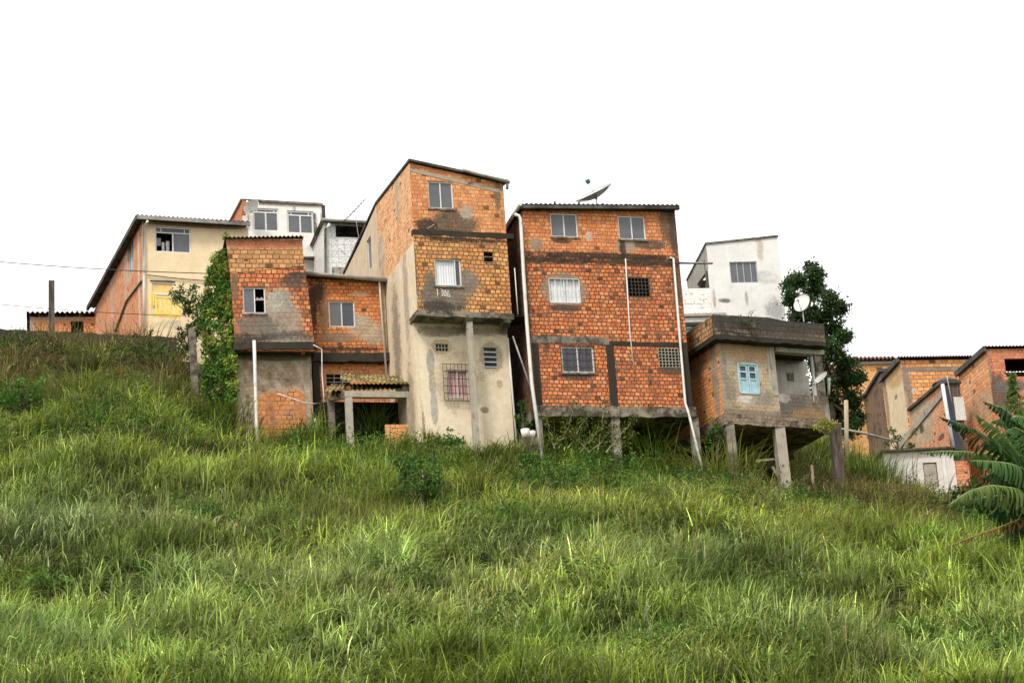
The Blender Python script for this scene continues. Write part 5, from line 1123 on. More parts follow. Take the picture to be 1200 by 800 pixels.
m = slab([WS2.P(u0 - .1, zt + .07, .2), WS2.P(u1 + .1, ztr + .07, .2), WS2.P(u1 + .1, ztr + .07, -3.6), WS2.P(u0 - .1, zt + .07, -3.6)], .08); m.build('roof', M['wood'], ws)
foot(WS2, u0, u1, 4)

# ---- pots, wires, gate post -----------------------------------------------------------------
pl = MB(); pb = BG.at(620, 512, .1); pl.box(BG, BG.uz(612, 512)[0], BG.uz(630, 512)[0], pb.z - 1.2, pb.z - .0, -.25, .2); tagp(pl.build('block_ledge', M['concrete']), 'rough concrete block ledge in the gap carrying two white buckets', 'ledge')
POTS = []
for k, (x, y, s, lb_) in enumerate(((615.8, 505, 1.0, 'larger white bucket planted with leaves in the gap between the houses'), (624, 506.5, .78, 'smaller white bucket beside the larger one, next to the long downpipe'))):
    c = BG.at(x, y + 4.5 * s + (.5 if k else 0), .0); c.z = pb.z + .002
    pot = thing('planted_bucket', lb_, 'bucket', c, 'white planted buckets')
    m = MB(); m.tube([c, c + Vector((0, 0, .30 * s))], .13 * s, 14, .16 * s); m.build('bucket', M['white'], pot, smooth=True); POTS.append((pot, c, s))
def sag(a, b, d, n=14):
    a, b = Vector(a), Vector(b); return [a.lerp(b, i / n) - Vector((0, 0, d * 4 * (i / n) * (1 - i / n))) for i in range(n + 1)]
pipe('overhead_cable', 'upper thin black cable crossing the sky to the cream house front', sag(pt(-60, 301, 84), IV.at(268, 321, -1.5), .12), .017, 'black', cat='cable', n=5)
pipe('overhead_cable', 'lower thin black cable passing the dark square post', sag(pt(-60, 350, 84), CH.at(216, 370, .8), .12), .014, 'black', cat='cable', n=5)
pipe('wall_cable', 'dark cable strung along the cream wall just above the yellow door', sag(CH.at(173, 322, .06), CH.at(245, 329, .06), .03), .02, 'black', cat='cable', n=5)
m = MB(); a = pt(230, 470, 79); a.z -= 1; m.bar(a, (a.x - .1, a.y, pt(226, 385, 79).z), .24, .22); tagp(m.build('concrete_post', M['concrete']), 'mossy concrete post standing upright in front of the ivy on the left', 'post')

# ================================================================== vegetation
def vegmat(name, trans=0.3, rough=0.55, var=0.25, spec=.3):
    m = bpy.data.materials.new(name); t = NT(m)
    a = t.n('ShaderNodeVertexColor', layer_name='Col').outputs[0]
    tc = t.n('ShaderNodeTexCoord').outputs['Object']; nz = t.noise(tc, 9, 3)
    c = t.mix(t.ramp(nz, .3, .7, 0, var), a, t.mix(1.0, a, (.55, .6, .5), 'MULTIPLY'))
    p = t.n('ShaderNodeBsdfPrincipled'); t.l(c, p.inputs['Base Color']); p.inputs['Roughness'].default_value = rough; p.inputs['Specular IOR Level'].default_value = spec
    tr_ = t.n('ShaderNodeBsdfTranslucent'); t.l(c, tr_.inputs[0]); mx = t.n('ShaderNodeMixShader'); mx.inputs[0].default_value = trans
    t.l(p.outputs[0], mx.inputs[1]); t.l(tr_.outputs[0], mx.inputs[2]); o = t.n('ShaderNodeOutputMaterial'); t.l(mx.outputs[0], o.inputs[0])
    return m
GM = vegmat('grass_blade', .22, .5, .15, .16); LM = vegmat('leaf', .3, .55, .25, .14)

def inside_foot(x, y):
    bad = np.zeros(len(x), bool)
    for F, u0, u1, f0, f1 in FOOT:
        rx, ry = x - F.o.x, y - F.o.y
        u = rx * F.d.x + ry * F.d.y; o = rx * F.n.x + ry * F.n.y
        bad |= (u > u0) & (u < u1) & (o > f0) & (o < f1)
    return bad

def blades(px, py, pz, L, w, az, lean, droop, col_b, col_t, nseg=4, twist=None):
    """arching grass blades; all arguments are arrays of one length"""
    n = len(px); s = np.linspace(0, 1, nseg + 1)[None, :]
    h = L[:, None] * (lean[:, None] * s + droop[:, None] * s ** 2.8)
    v = L[:, None] * (s * (1 - .35 * lean[:, None]) - droop[:, None] * .60 * s ** 4)
    cx, cy = np.cos(az)[:, None], np.sin(az)[:, None]
    X = px[:, None] + h * cx; Y = py[:, None] + h * cy; Z = pz[:, None] + v
    wa = (az + math.pi / 2 if twist is None else az + math.pi / 2 + twist * .6)[:, None]
    ww = w[:, None] * np.clip(1.05 - s ** 1.8, .06, 1) * (.6 + .8 * s * (1 - s) * 2) * .5
    A = np.stack([X - ww * np.cos(wa), Y - ww * np.sin(wa), Z], -1); B = np.stack([X + ww * np.cos(wa), Y + ww * np.sin(wa), Z], -1)
    V = np.stack([A, B], 2).reshape(n, (nseg + 1) * 2, 3)
    base = (np.arange(n) * (nseg + 1) * 2)[:, None, None]
    k = np.arange(nseg) * 2
    q = np.stack([k, k + 1, k + 3, k + 2], -1)[None]
    Q = (base + q).reshape(-1, 4)
    t_ = (s ** 1.45)[:, :, None]  # roots darker, tips brighter: shade between blades is put into the colour
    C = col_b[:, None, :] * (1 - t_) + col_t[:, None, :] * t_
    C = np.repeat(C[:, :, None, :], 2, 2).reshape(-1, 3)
    return V.reshape(-1, 3), Q, C
def merge(parts):
    V, Q, C = [], [], []; o = 0
    for v, q, c in parts:
        V.append(v); Q.append(q + o); C.append(c); o += len(v)
    return np.concatenate(V), np.concatenate(Q), np.concatenate(C)

# tone regions measured on the photo: (px, py, Y, radius across, radius along, weight) -------
def hit(px, py, rough=False):
    Ys = np.linspace(44, 100, 225); P = np.array([pt(px, py, y) for y in Ys]); g = ground(P[:, 0], P[:, 1], rough)
    k = np.argmax(g >= P[:, 2]) if (g >= P[:, 2]).any() else len(Ys) - 1
    return Vector(P[k])
def spot(px, py, Y=None): p = hit(px, py); return p.x, p.y
DRY = [(130, 436, 86.5, 9, 4.0, 1.15), (40, 440, 85.5, 7, 4.0, 1.0), (205, 445, 82, 4, 5, 1.15), (120, 440, 81, 6, 2.0, .55), (1010, 600, 76, 4, 4, 1.15), (1080, 605, 80, 5, 4, 1.15), (880, 585, 74, 2.5, 2.0, .8), (300, 500, 74, 2, 2, .5), (1150, 600, 74, 4, 4, .7), (110, 450, 79, 4, 2.0, .5), (640, 590, 66, 2, 1.0, .6)]
YEL = [(420, 610, 63, 4.5, 2.5, .9), (900, 605, 69, 6, 2.2, 1.1), (970, 615, 69, 4, 2.0, 1.0), (640, 575, 68, 3.0, 2.0, .7), (300, 540, 68, 3, 2, .5), (330, 600, 62, 3.5, 2.2, .6), (720, 600, 66, 5, 1.6, .6), (620, 690, 53, 3, 2, .4), (540, 560, 69, 3, 2, .5), (150, 480, 74, 2, 1.5, .5)]
DKG = [(500, 560, 69, 2.4, 1.6, .9), (490, 590, 66, 1.8, 1.5, 1.0), (690, 575, 70, 3.5, 1.5, .9), (750, 590, 70, 4, 1.2, .7), (30, 465, 76, 3.5, 2, .8), (100, 500, 72, 3, 1.5, .5), (660, 625, 63, 2.5, 2, .6), (1120, 640, 66, 5, 4, .8), (800, 740, 48, 4, 2, .4), (40, 590, 63, 2.5, 1.5, .5), (600, 770, 46, 4, 2, .35)]
GREY = [(130, 620, 61, 6, 3.5, .8), (350, 700, 51, 6, 3, .8), (640, 650, 58, 3, 4, .6), (820, 680, 54, 5, 3, .6), (130, 770, 46, 6, 3, .4), (1000, 760, 47, 6, 3, .4)]
def field(x, y, spots):
    f = np.zeros(len(x))
    for px, py, Y, rx, ry, w in spots:
        sx, sy = spot(px, py, Y); f = np.maximum(f, w * np.exp(-(((x - sx) / rx) ** 2 + ((y - sy) / ry) ** 2)))
    return f

DG = (.045, .105, .020); BG_ = (.10, .19, .035)
BUSHES = [
    ('broadleaf_bush', 'dark leafy bush in the grass straight downhill from the tower', 492, 592, 67.0, .75, .9, 900, .13, DG),
    ('broadleaf_bush', 'bright broad leafed bush at the foot of the pale column', 545, 524, 73.0, .95, .42, 800, .14, (.085, .18, .03)),
    ('broadleaf_bush', 'low leafy bush before the right corner of the cream plastered storey', 590, 535, 72.6, .9, .35, 500, .13, BG_),
    ('broadleaf_bush', 'dark leafy bush in front of the middle stilt of the brick house', 700, 563, 71.5, 1.6, .5, 1200, .13, (.06, .13, .022)),
    ('broadleaf_bush', 'leafy bush downhill of the dark stilt opening', 640, 572, 70.0, 1.2, .45, 800, .12, (.07, .14, .025)),
    ('broadleaf_bush', 'small dark bush on the slope below the lean-to shed', 470, 560, 70.0, .8, .4, 500, .12, DG),
    ('broadleaf_bush', 'glossy bush at the left edge of the picture', 22, 470, 75.5, 1.3, .5, 900, .16, (.07, .17, .028)),
    ('broadleaf_bush', 'small bush on the left slope below the dry grass', 110, 452, 78.0, 1.0, .4, 500, .14, (.08, .15, .03)),
    ('broadleaf_bush', 'dark bush in shade beneath the banana leaves', 1172, 625, 64.0, 1.6, 1.2, 2200, .15, (.045, .10, .02)),
    ('broadleaf_bush', 'dark bush below the straw grass right of the stilts', 1130, 615, 72.0, 1.6, .7, 1000, .14, (.05, .10, .02)),
    ('broadleaf_bush', 'leafy weeds in the middle of the lower slope', 560, 735, 48.5, .6, .25, 260, .12, (.07, .16, .03)),
    ('broadleaf_bush', 'fern like weeds among the grass right of the middle', 790, 745, 47.8, .5, .22, 220, .12, (.09, .19, .04)),
    ('broadleaf_bush', 'dark weeds in the grass at the left middle of the slope', 240, 612, 61.0, .9, .3, 420, .11, DG),
    ('broadleaf_bush', 'small weeds downhill right of the terrace house', 990, 605, 72.5, .9, .4, 450, .11, BG_),
    ('broadleaf_bush', 'dark scrub at the far left edge just under the ridge wall', 18, 412, 85.5, 1.3, .45, 800, .14, (.06, .11, .022)),
    ('broadleaf_bush', 'brownish scrub under the square post on the ridge bank', 75, 428, 84.0, 1.6, .5, 900, .11, (.13, .10, .035)),
    ('broadleaf_bush', 'dark green scrub on the bank below the drainpipe of the cream house', 170, 428, 82.5, 1.7, .7, 1300, .12, (.05, .08, .02)),
    ('broadleaf_bush', 'dark shrub left of the mossy concrete post', 208, 440, 80.5, 1.1, .8, 1000, .13, (.05, .095, .02)),
    ('broadleaf_bush', 'leafy bush hiding the foot of the tower between the two pale posts', 520, 535, 72.4, .9, .55, 900, .14, (.075, .17, .028)),
    ('broadleaf_bush', 'leafy bush before the long downpipe foot', 628, 552, 72.0, .9, .4, 700, .13, (.07, .15, .026)),
    ('broadleaf_bush', 'dark scrub below the kinked white pipe', 810, 575, 73.0, 1.2, .5, 900, .13, (.055, .12, .022)),
    ('broadleaf_bush', 'scrub under the porch beside the dark wooden stilt', 945, 592, 74.0, 1.0, .45, 800, .13, (.07, .13, .025)),
    ('broadleaf_bush', 'green scrub on the slope between the dark stilt and the white shed', 1020, 535, 84.5, 1.3, .55, 900, .14, (.08, .16, .03)),
    ('broadleaf_bush', 'yellow green weeds on the upper slope left of centre', 330, 545, 69.5, 1.0, .35, 500, .12, (.16, .24, .04)),
    ('broadleaf_bush', 'dark weeds on the slope left of the straw grass', 860, 640, 64.0, 1.0, .3, 420, .11, DG),
    ('broadleaf_bush', 'broad leafed weeds near the left edge low on the slope', 60, 690, 52.5, .7, .25, 300, .13, BG_),
    ('potted_vine', 'leafy plants filling the gap above the white buckets', 612, 488, 75.9, .34, .5, 420, .11, (.06, .14, .025)),
    ('wall_weed', 'bright yellow green weed growing on the right corner of the stilt porch', 966, 498, 77.4, .38, .30, 420, .09, (.30, .34, .04)),
    ('climbing_vine', 'green vine hanging over the left stilt of the terrace house', 838, 516, 77.6, .42, .85, 900, .10, (.07, .15, .03)),
    ('wall_weed', 'thin green weed on top of the dark brick parapet', 884, 372, 77.2, .5, .32, 130, .08, (.10, .16, .05)),
    ('wall_weed', 'small weeds growing at the base of the plaster flank right of the tree', 1052, 512, 98.0, .9, .6, 260, .14, (.08, .13, .04)),
]
N0 = 23000
Yc = 48.5 + (rng.uniform(0, 1, N0) ** 1.05) * 42
Xc = (rng.uniform(-1, 1, N0)) * (Yc * .245 + 1.5) + 0
tuft = vnoise(Xc, Yc, 1.1, 21) * .8 + vnoise(Xc, Yc, 3.4, 22) * .6
keep = rng.uniform(0, 1, N0) < np.clip(.80 + .35 * tuft, .3, 1)
cz = ground(Xc, Yc)
# leave out what lies behind the crest (wall line and house fronts)
keep &= ~inside_foot(Xc, Yc)
ysh = RW.o.y + (Xc - RW.o.x) * math.tan(RW.az)
keep &= ~((Xc < B_.x + .5) & (Yc > ysh - .1))
keep &= ~((Xc > B_.x) & (Xc < TR.P(uC, 0).x - 3) & (Yc > 81))
Xc, Yc, cz, tuft = Xc[keep], Yc[keep], cz[keep], tuft[keep]
nb_ = np.where(Yc < 60, 13, 11); ci = np.repeat(np.arange(len(Xc)), nb_); n = len(ci)
print('blades', n)
dry = field(Xc, Yc, DRY) + .55 * np.clip(vnoise(Xc, Yc, 4.2, 31) - .45, 0, 1); yel = field(Xc, Yc, YEL) + .8 * np.clip(vnoise(Xc, Yc, 5, 32) - .35, 0, 1)
dkg = field(Xc, Yc, DKG) + .9 * np.clip(vnoise(Xc, Yc, 2.8, 33) - .35, 0, 1); gry = field(Xc, Yc, GREY) + .5 * np.clip(vnoise(Xc, Yc, 3.3, 34) - .3, 0, 1)
hgt = np.clip(.82 + .38 * tuft + .12 * rng.normal(0, 1, len(Xc)), .35, 1.5) * np.where(Yc > 70, .86, 1.0) * np.where((Yc > 83) & (Xc < -8), .5, 1.0)
hgt *= 1 - .25 * np.clip(yel, 0, 1)
for b__ in BUSHES:
    if b__[0] == 'broadleaf_bush':
        sx_, sy_ = spot(b__[2], b__[3], b__[4]); hgt *= 1 - .72 * np.exp(-((Xc - sx_) ** 2 + (Yc - sy_ + .6) ** 2) / (b__[5] * .95) ** 2)
caz = rng.uniform(0, 2 * math.pi, len(Xc))
wind = R(-20) + .9 * vnoise(Xc, Yc, 6, 41)
rr = np.abs(rng.normal(0, .14, n)) + .02; ra = rng.uniform(0, 2 * math.pi, n)
bx = Xc[ci] + rr * np.cos(ra); by = Yc[ci] + rr * np.sin(ra); bz = cz[ci] - .06
L = hgt[ci] * rng.uniform(.55, 1.45, n)
az = np.where(rng.uniform(0, 1, n) < .42, wind[ci] + rng.normal(0, .5, n), ra + rng.normal(0, .6, n))
lean = np.abs(rng.normal(.17, .13, n)); droop = np.abs(rng.normal(.42, .26, n)).clip(0, 1.0)
w = rng.uniform(.028, .064, n) * np.where(Yc[ci] > 72, .9, 1) * np.where(yel[ci] > .5, .6, 1.0)
g_b = np.array([.022, .045, .006]); g_t = np.array([.53, .66, .11]); y_t = np.array([.72, .70, .15]); d_t = np.array([.40, .275, .115]); k_t = np.array([.11, .25, .035]); s_t = np.array([.60, .76, .34])  # dark root colour g_b paints in the shade low in the grass
def mixc(a, b, f): f = np.clip(f, 0, 1)[:, None]; return a * (1 - f) + b * f
ct = np.repeat(g_t[None], n, 0); r1 = rng.uniform(0, 1, n)
ct = mixc(ct, s_t, gry[ci] * 1.1); ct = mixc(ct, y_t, yel[ci] * (.4 + .6 * r1)); ct = mixc(ct, k_t, dkg[ci] * (.5 + .5 * r1))
isd = rng.uniform(0, 1, n) < (.04 + .80 * np.clip(dry[ci], 0, 1)); ct = np.where(isd[:, None], d_t * rng.uniform(.55, 1.15, n)[:, None], ct)
ct *= (np.exp(rng.normal(-.06, .42, n)) * (1 + .45 * vnoise(Xc, Yc, 1.0, 51) + .34 * vnoise(Xc, Yc, 3.7, 52))[ci])[:, None]
ct[rng.uniform(0, 1, n) < .08] = np.array([.58, .62, .36])
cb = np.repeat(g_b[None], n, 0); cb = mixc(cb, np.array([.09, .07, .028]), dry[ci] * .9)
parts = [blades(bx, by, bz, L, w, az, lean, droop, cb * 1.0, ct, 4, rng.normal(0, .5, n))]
# fine seed stalks over the yellow and dry patches
ns = 16000
sel = rng.choice(len(Xc), ns, p=(.12 + yel + dry) / (.12 + yel + dry).sum())
sx = Xc[sel] + rng.normal(0, .2, ns); sy = Yc[sel] + rng.normal(0, .2, ns); sz = cz[sel]
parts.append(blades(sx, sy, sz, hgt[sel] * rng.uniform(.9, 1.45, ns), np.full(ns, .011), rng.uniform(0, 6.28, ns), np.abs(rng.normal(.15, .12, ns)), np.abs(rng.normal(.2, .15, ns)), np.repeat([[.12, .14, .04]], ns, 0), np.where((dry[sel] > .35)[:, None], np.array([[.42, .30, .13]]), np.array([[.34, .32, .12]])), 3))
V_, Q_, C_ = merge(parts)
tagp(np_mesh('tall_grass', V_, Q_, GM, col=C_), 'tall unmown grass in green and yellow patches covering the hillside', 'grass', kind='stuff')

# taller arching cane-like grass along the foot of the houses ---------------------------------
def tussock(name, label, px, py, Y, h, nb, spread, tint, group=None, drop=.45, wid=.035):
    c = hit(px, py + 8); c.z = gz(c.x, c.y) - .05
    t = thing(name, label, 'grass clump', c, group)
    r_ = np.abs(rng.normal(0, spread, nb)).clip(0, 1.5 * spread); a_ = rng.uniform(0, 6.283, nb)
    h = h * 1.15; nb_w = 1.25
    V, Q, C = blades(r_ * np.cos(a_), r_ * np.sin(a_) * .7, np.zeros(nb), h * rng.uniform(.5, 1.1, nb), rng.uniform(wid * .6, wid * 1.2, nb), a_ + rng.normal(0, .5, nb), np.abs(rng.normal(.22, .14, nb)), np.abs(rng.normal(drop, .2, nb)).clip(0, .95),
                     np.repeat([[.03, .05, .012]], nb, 0), np.array(tint)[None] * rng.uniform(.6, 1.3, nb)[:, None], 6, rng.normal(0, .4, nb))
    o = np_mesh('blades', V, Q, GM, t, C); return t
GT = (.28, .44, .07); YT = (.52, .54, .12); DT = (.55, .42, .18)
SLOPE_T = [
    (60, 560, 65.5, 1.3, 170, .5, GT, 'tall green grass clump at the left edge halfway down the slope'),
    (300, 560, 67, 1.3, 170, .5, YT, 'yellow green grass clump downhill from the standing white pipe'),
    (395, 560, 68, 1.3, 170, .5, GT, 'green grass clump downhill from the left post of the lean-to'),
    (560, 575, 68, 1.3, 170, .5, YT, 'pale grass clump downhill from the pale column'),
    (800, 615, 66, 1.35, 190, .6, YT, 'pale grass clump on the slope below the kinked white pipe'),
    (930, 640, 65, 1.3, 180, .6, YT, 'yellow grass clump well below the pale concrete stilt'),
    (700, 640, 61, 1.2, 170, .5, GT, 'green grass clump near the centre right of the open slope'),
    (180, 650, 57, 1.2, 170, .5, GT, 'green grass clump in the left part of the open slope'),
    (430, 680, 53, 1.1, 170, .45, GT, 'green grass clump low in the middle of the slope'),
    (880, 710, 50.5, 1.1, 170, .45, GT, 'green grass clump low on the right part of the slope'),
    (90, 740, 47.5, 1.05, 170, .4, GT, 'broad bladed clump near the lower left corner'),
    (640, 760, 46, 1.0, 160, .4, GT, 'broad bladed clump near the middle of the bottom edge'),
    (1080, 750, 46.5, 1.05, 170, .4, GT, 'broad bladed clump near the lower right corner'),
    (1000, 500, 85.5, 1.2, 220, .8, GT, 'grass clump at the foot of the pale upright post under the dark tree'),
    (10, 430, 83.5, 1.3, 200, .9, DT, 'dry grass clump at the far left edge under the ridge wall'),
    (110, 425, 84, 1.3, 200, .9, YT, 'grass clump on the bank between the dark post and the cream house'),
]
for k, (x, y, Y, h, nb, sp, tn, lbw) in enumerate([
    (437, 512, 74.6, 1.7, 260, .55, GT, 'tall arching grass clump directly before the mossy lean-to shed'),
    (352, 520, 73.5, 1.25, 150, .45, GT, 'dark green grass clump under the bare brick patch of the ivy-clad house'),
    (505, 528, 73.2, 1.2, 130, .4, GT, 'grass clump at the left foot of the cream plastered ground storey'),
    (765, 552, 73.8, 1.9, 260, .6, GT, 'tall grass clump before the dark opening, between middle stilt and kinked pipe'),
    (672, 545, 73.6, 1.7, 300, .8, GT, 'broad grass clump left of the middle stilt of the brick house'),
    (612, 540, 73.4, 1.4, 150, .5, YT, 'yellowish grass clump at the foot of the long downpipe'),
    (838, 570, 73.8, 1.9, 520, 1.0, YT, 'large arching pale grass clump left of the pale concrete stilt'),
    (875, 592, 73.4, 1.4, 260, .8, DT, 'brownish grass clump just below the pale concrete stilt'),
    (1012, 562, 82.0, 1.4, 480, 1.3, GT, 'big green grass clump right of the dark wooden stilt'),
    (1060, 596, 79.0, 1.35, 420, 1.3, DT, 'big straw coloured grass clump below the white shed'),
    (1035, 625, 73.0, 1.5, 320, 1.0, YT, 'drooping yellow grass clump downhill from the straw coloured one'),
    (60, 410, 85.5, 1.4, 260, 1.2, DT, 'dry brown grass clump under the dark square post'),
    (150, 410, 85.0, 1.4, 320, 1.4, DT, 'dry brown grass clump below the flank of the cream house'),
    (95, 470, 76.0, 1.6, 320, 1.0, YT, 'yellow green grass clump on the upper left slope'),
    (195, 450, 79.0, 1.6, 280, .9, DT, 'straw coloured grass clump left of the mossy concrete post'),
    (262, 495, 75.0, 1.3, 220, .8, GT, 'green grass clump at the foot of the ivy wall'),
] + SLOPE_T):
    tussock('grass_clump', lbw, x, y, Y, h, nb, sp, tn, 'tall grass clumps on the slope')

# leaves ---------------------------------------------------------------------------------------
def leaves(P, size, tint, var=.3, up_bias=.4, asp=.5, seed=None):
    """folded diamond leaves at points P (n,3)"""
    n = len(P); P = np.asarray(P)
    d = rng.normal(0, 1, (n, 3)); d[:, 2] -= .2; d /= np.linalg.norm(d, axis=1)[:, None]
    nn = rng.normal(0, 1, (n, 3)); nn[:, 2] += up_bias * 3; nn -= (nn * d).sum(1)[:, None] * d; nn /= np.linalg.norm(nn, axis=1)[:, None]
    s = np.cross(d, nn); sz = (size * rng.uniform(.6, 1.3, n))[:, None]
    a = P; b = P + d * sz; m = P + d * sz * .45
    l = m + s * sz * asp * .5 + nn * sz * .08; r = m - s * sz * asp * .5 + nn * sz * .08
    V = np.stack([a, r, b, l], 1).reshape(-1, 3); Q = np.arange(n * 4).reshape(n, 4)
    tint = np.asarray(tint, float); c = tint[None] if tint.ndim == 1 else tint
    C = c * rng.uniform(1 - var, 1 + var, n)[:, None]
    return V, Q, np.repeat(C, 4, 0)
def ball(c, r, n, shell=.55):
    d = rng.normal(0, 1, (n, 3)); d /= np.linalg.norm(d, axis=1)[:, None]
    return np.asarray(c)[None] + d * (r * (shell + (1 - shell) * rng.uniform(0, 1, n)) )[:, None] if np.ndim(r) == 0 else np.asarray(c)[None] + d * np.asarray(r)[None] * (shell + (1 - shell) * rng.uniform(0, 1, n))[:, None]

def limb(mb, a, b, r0, r1, wob=.12, k=5):
    a, b = Vector(a), Vector(b); L = (b - a).length
    pts = [a.lerp(b, i / k) + Vector((random.uniform(-1, 1), random.uniform(-1, 1), random.uniform(-.5, .5))) * (wob * L * .25 if 0 < i < k else 0) for i in range(k + 1)]
    mb.tube(pts, r0, 7, r1)

BARK = simple('bark', (.10, .075, .05), .95, .4, 8, stretch=(1, 1, .3))
# dark tree behind the terrace house
TY = 90.0
tree = thing('dark_tree', 'dense dark green tree standing behind the terrace house', 'tree', Vector((pt(968, 500, TY).x, TY, gz(pt(968, 500, TY).x, TY))))
tb0 = tree.location.copy()
blobs = [(936, 330, 13), (928, 350, 12), (956, 322, 10), (955, 340, 16), (972, 350, 12), (936, 372, 16), (962, 368, 18), (984, 360, 10), (978, 385, 14), (955, 395, 18), (975, 410, 16), (990, 425, 13), (960, 425, 18), (985, 445, 18), (1003, 442, 11), (965, 455, 18), (1000, 468, 14), (980, 480, 18), (960, 490, 14), (1005, 490, 10), (940, 400, 16), (950, 315, 6), (990, 395, 8), (925, 335, 7), (995, 500, 12)]
tm = MB(); fork = pt(965, 440, TY); limb(tm, tb0 - Vector((0, 0, .5)), fork, .32, .22)
LV = []
ppm = 2700 / (TY * math.cos(PITCH) + 28 * math.sin(PITCH))
for x, y, r in blobs:
    c = pt(x, y, TY + random.uniform(-1.6, 1.6)); rm = r / ppm
    limb(tm, fork + Vector((random.uniform(-.1, .1), 0, random.uniform(-1.2, .4))), c, .10, .03, .3)
    for k in range(int(12 + r * 1.9)):
        cc = ball(c, rm * random.uniform(.2, 1.15), 1)[0]; cr = random.uniform(.18, .42)
        nl = 34; LV.append(leaves(ball(cc, cr, nl, .1), .16, np.array([.036, .072, .024]) * random.uniform(.6, 1.6) + (np.array([.02, .03, 0]) if random.random() < .2 else 0), .35, .3, .42))
V, Q, C = merge(LV); V = V - np.array(tb0)
np_mesh('crown', V, Q, LM, tree, C); tm.build('trunk', BARK, tree, smooth=True)

def bush(name, label, px, py, Y, rx, rz, nleaf, size, tint, stems=7, group=None, cat='shrub', zlift=.0, ry=None, asp=.5, gap=.5, surface=None):
    c = pt(px, py, Y) if surface is not None else hit(px, py + 6); g = gz(c.x, c.y)
    if surface is None: rz = rz * 1.15; c.z = g + rz * .75
    root = Vector((c.x, c.y, min(g, c.z))) if surface is None else c - Vector((0, 0, rz * .8))
    t = thing(name, label, cat, root, group); LV = []; sm = MB()
    ncl = max(6, nleaf // 28)
    for k in range(ncl):
        d = rng.normal(0, 1, 3); d /= np.linalg.norm(d); rad = rng.uniform(.35, 1.05)
        cc = np.array([c.x + d[0] * rx * rad, c.y + d[1] * (ry or rx * .7) * rad, c.z + d[2] * rz * rad])
        if cc[2] < g - .1 and surface is None: cc[2] = g + rng.uniform(0, .3)
        LV.append(leaves(ball(cc, rng.uniform(.16, .32) * min(1, rx * 1.4), nleaf // ncl, .2), size, np.array(tint) * rng.uniform(.6, 1.45), .35, .5, asp))
        if k < stems: limb(sm, root - Vector((0, 0, .1)), cc, .03, .008, .3)
    V, Q, C = merge(LV); np_mesh('foliage', V - np.array(root), Q, LM, t, C); sm.build('stem', BARK, t)
    return t
for a in BUSHES:
    bush(a[0], a[1], *a[2:], group='bushes on the slope' if a[0] == 'broadleaf_bush' else None, surface=1 if a[0] in ('wall_weed', 'climbing_vine', 'potted_vine') else None, cat='shrub' if a[0] == 'broadleaf_bush' else 'plant')

# straggly half-dry shrub before the floor slab of the brick house
c0 = pt(690, 535, 74.6); c0.z = gz(c0.x, c0.y)
ds = thing('straggly_shrub', 'straggly half dry shrub with bare pale stems before the slab of the brick house', 'shrub', c0)
sm = MB(); LV = []
for (x0, y0, x1, y1) in ((650, 525, 640, 492), (655, 525, 672, 474), (665, 525, 690, 484), (690, 530, 662, 500), (700, 530, 708, 480), (710, 530, 740, 492), (680, 530, 700, 505), (720, 530, 742, 508), (648, 522, 668, 508), (690, 530, 720, 500)):
    a, b = pt(x0, y0, 75.0), pt(x1, y1, 74.9); limb(sm, a, b, .022, .007, .25)
    for i in range(7):
        p = a.lerp(b, random.uniform(.35, 1.1)); LV.append(leaves(ball(p, .28, 26, .1), .10, np.array([.13, .15, .035]) * random.uniform(.4, 1.5), .4, .4))
V, Q, C = merge(LV); np_mesh('foliage', V - np.array(c0), Q, LM, ds, C); sm.build('stem', M['wood_pale'], ds)

# ivy over the left flank of the ivy house ------------------------------------------------------
def in_poly(x, y, P):
    c = False; j = len(P) - 1
    for i in range(len(P)):
        if (P[i][1] > y) != (P[j][1] > y) and x < (P[j][0] - P[i][0]) * (y - P[i][1]) / (P[j][1] - P[i][1]) + P[i][0]: c = not c
        j = i
    return c
IVP = [(262, 276), (268, 278), (269, 320), (277, 350), (274, 378), (276, 400), (277, 440), (275, 470), (255, 470), (240, 468), (240, 440), (236, 400), (228, 372), (238, 345), (243, 325), (250, 300), (256, 284)]
ivr = IV.P(-1, gz(*IV.P(-1, 0).xy), .2)
ivt = thing('ivy', 'thick ivy and creepers hanging over the left flank of the leaning brick house', 'climbing plant', ivr)
LV = []; cnt = 0
while cnt < 1050:
    x, y = random.uniform(205, 282), random.uniform(274, 472)
    if not in_poly(x, y, IVP): continue
    cnt += 1
    if vnoise([x], [y], 7, 63)[0] < -.32: continue
    dd = 76.9 + (276 - x) / 60 * 2.2 + random.uniform(-.2, .2)
    p = pt(x, y, dd)
    k = vnoise([x], [y], 14, 61)[0]
    base = np.array([.07, .14, .025]) if k < 0 else np.array([.17, .24, .04])
    if random.random() < .07: base = np.array([.25, .17, .07])
    LV.append(leaves(ball(p, .17, 22, .2), .10, base * random.uniform(.5, 2.3), .35, .2, .7))
V, Q, C = merge(LV); np_mesh('foliage', V - np.array(ivr), Q, LM, ivt, C)
sm = MB()
for i in range(6):
    x0 = random.uniform(246, 272); limb(sm, pt(x0, 475, 78.6), pt(x0 + random.uniform(-4, 6), random.uniform(330, 380), 78.8), .022, .01, .06, 8)
sm.build('stem', BARK, ivt)
bush('garden_shrub', 'leafy shrub leaning over the yellow balcony left of the ivy', 220, 350, 80.0, .62, .60, 900, .13, (.07, .13, .035), cat='shrub', surface=1)
bush('garden_shrub', 'dark creeper tangle between the cream house and the mossy post', 224, 392, 79.6, .55, .6, 600, .13, (.055, .10, .03), cat='shrub', surface=1)

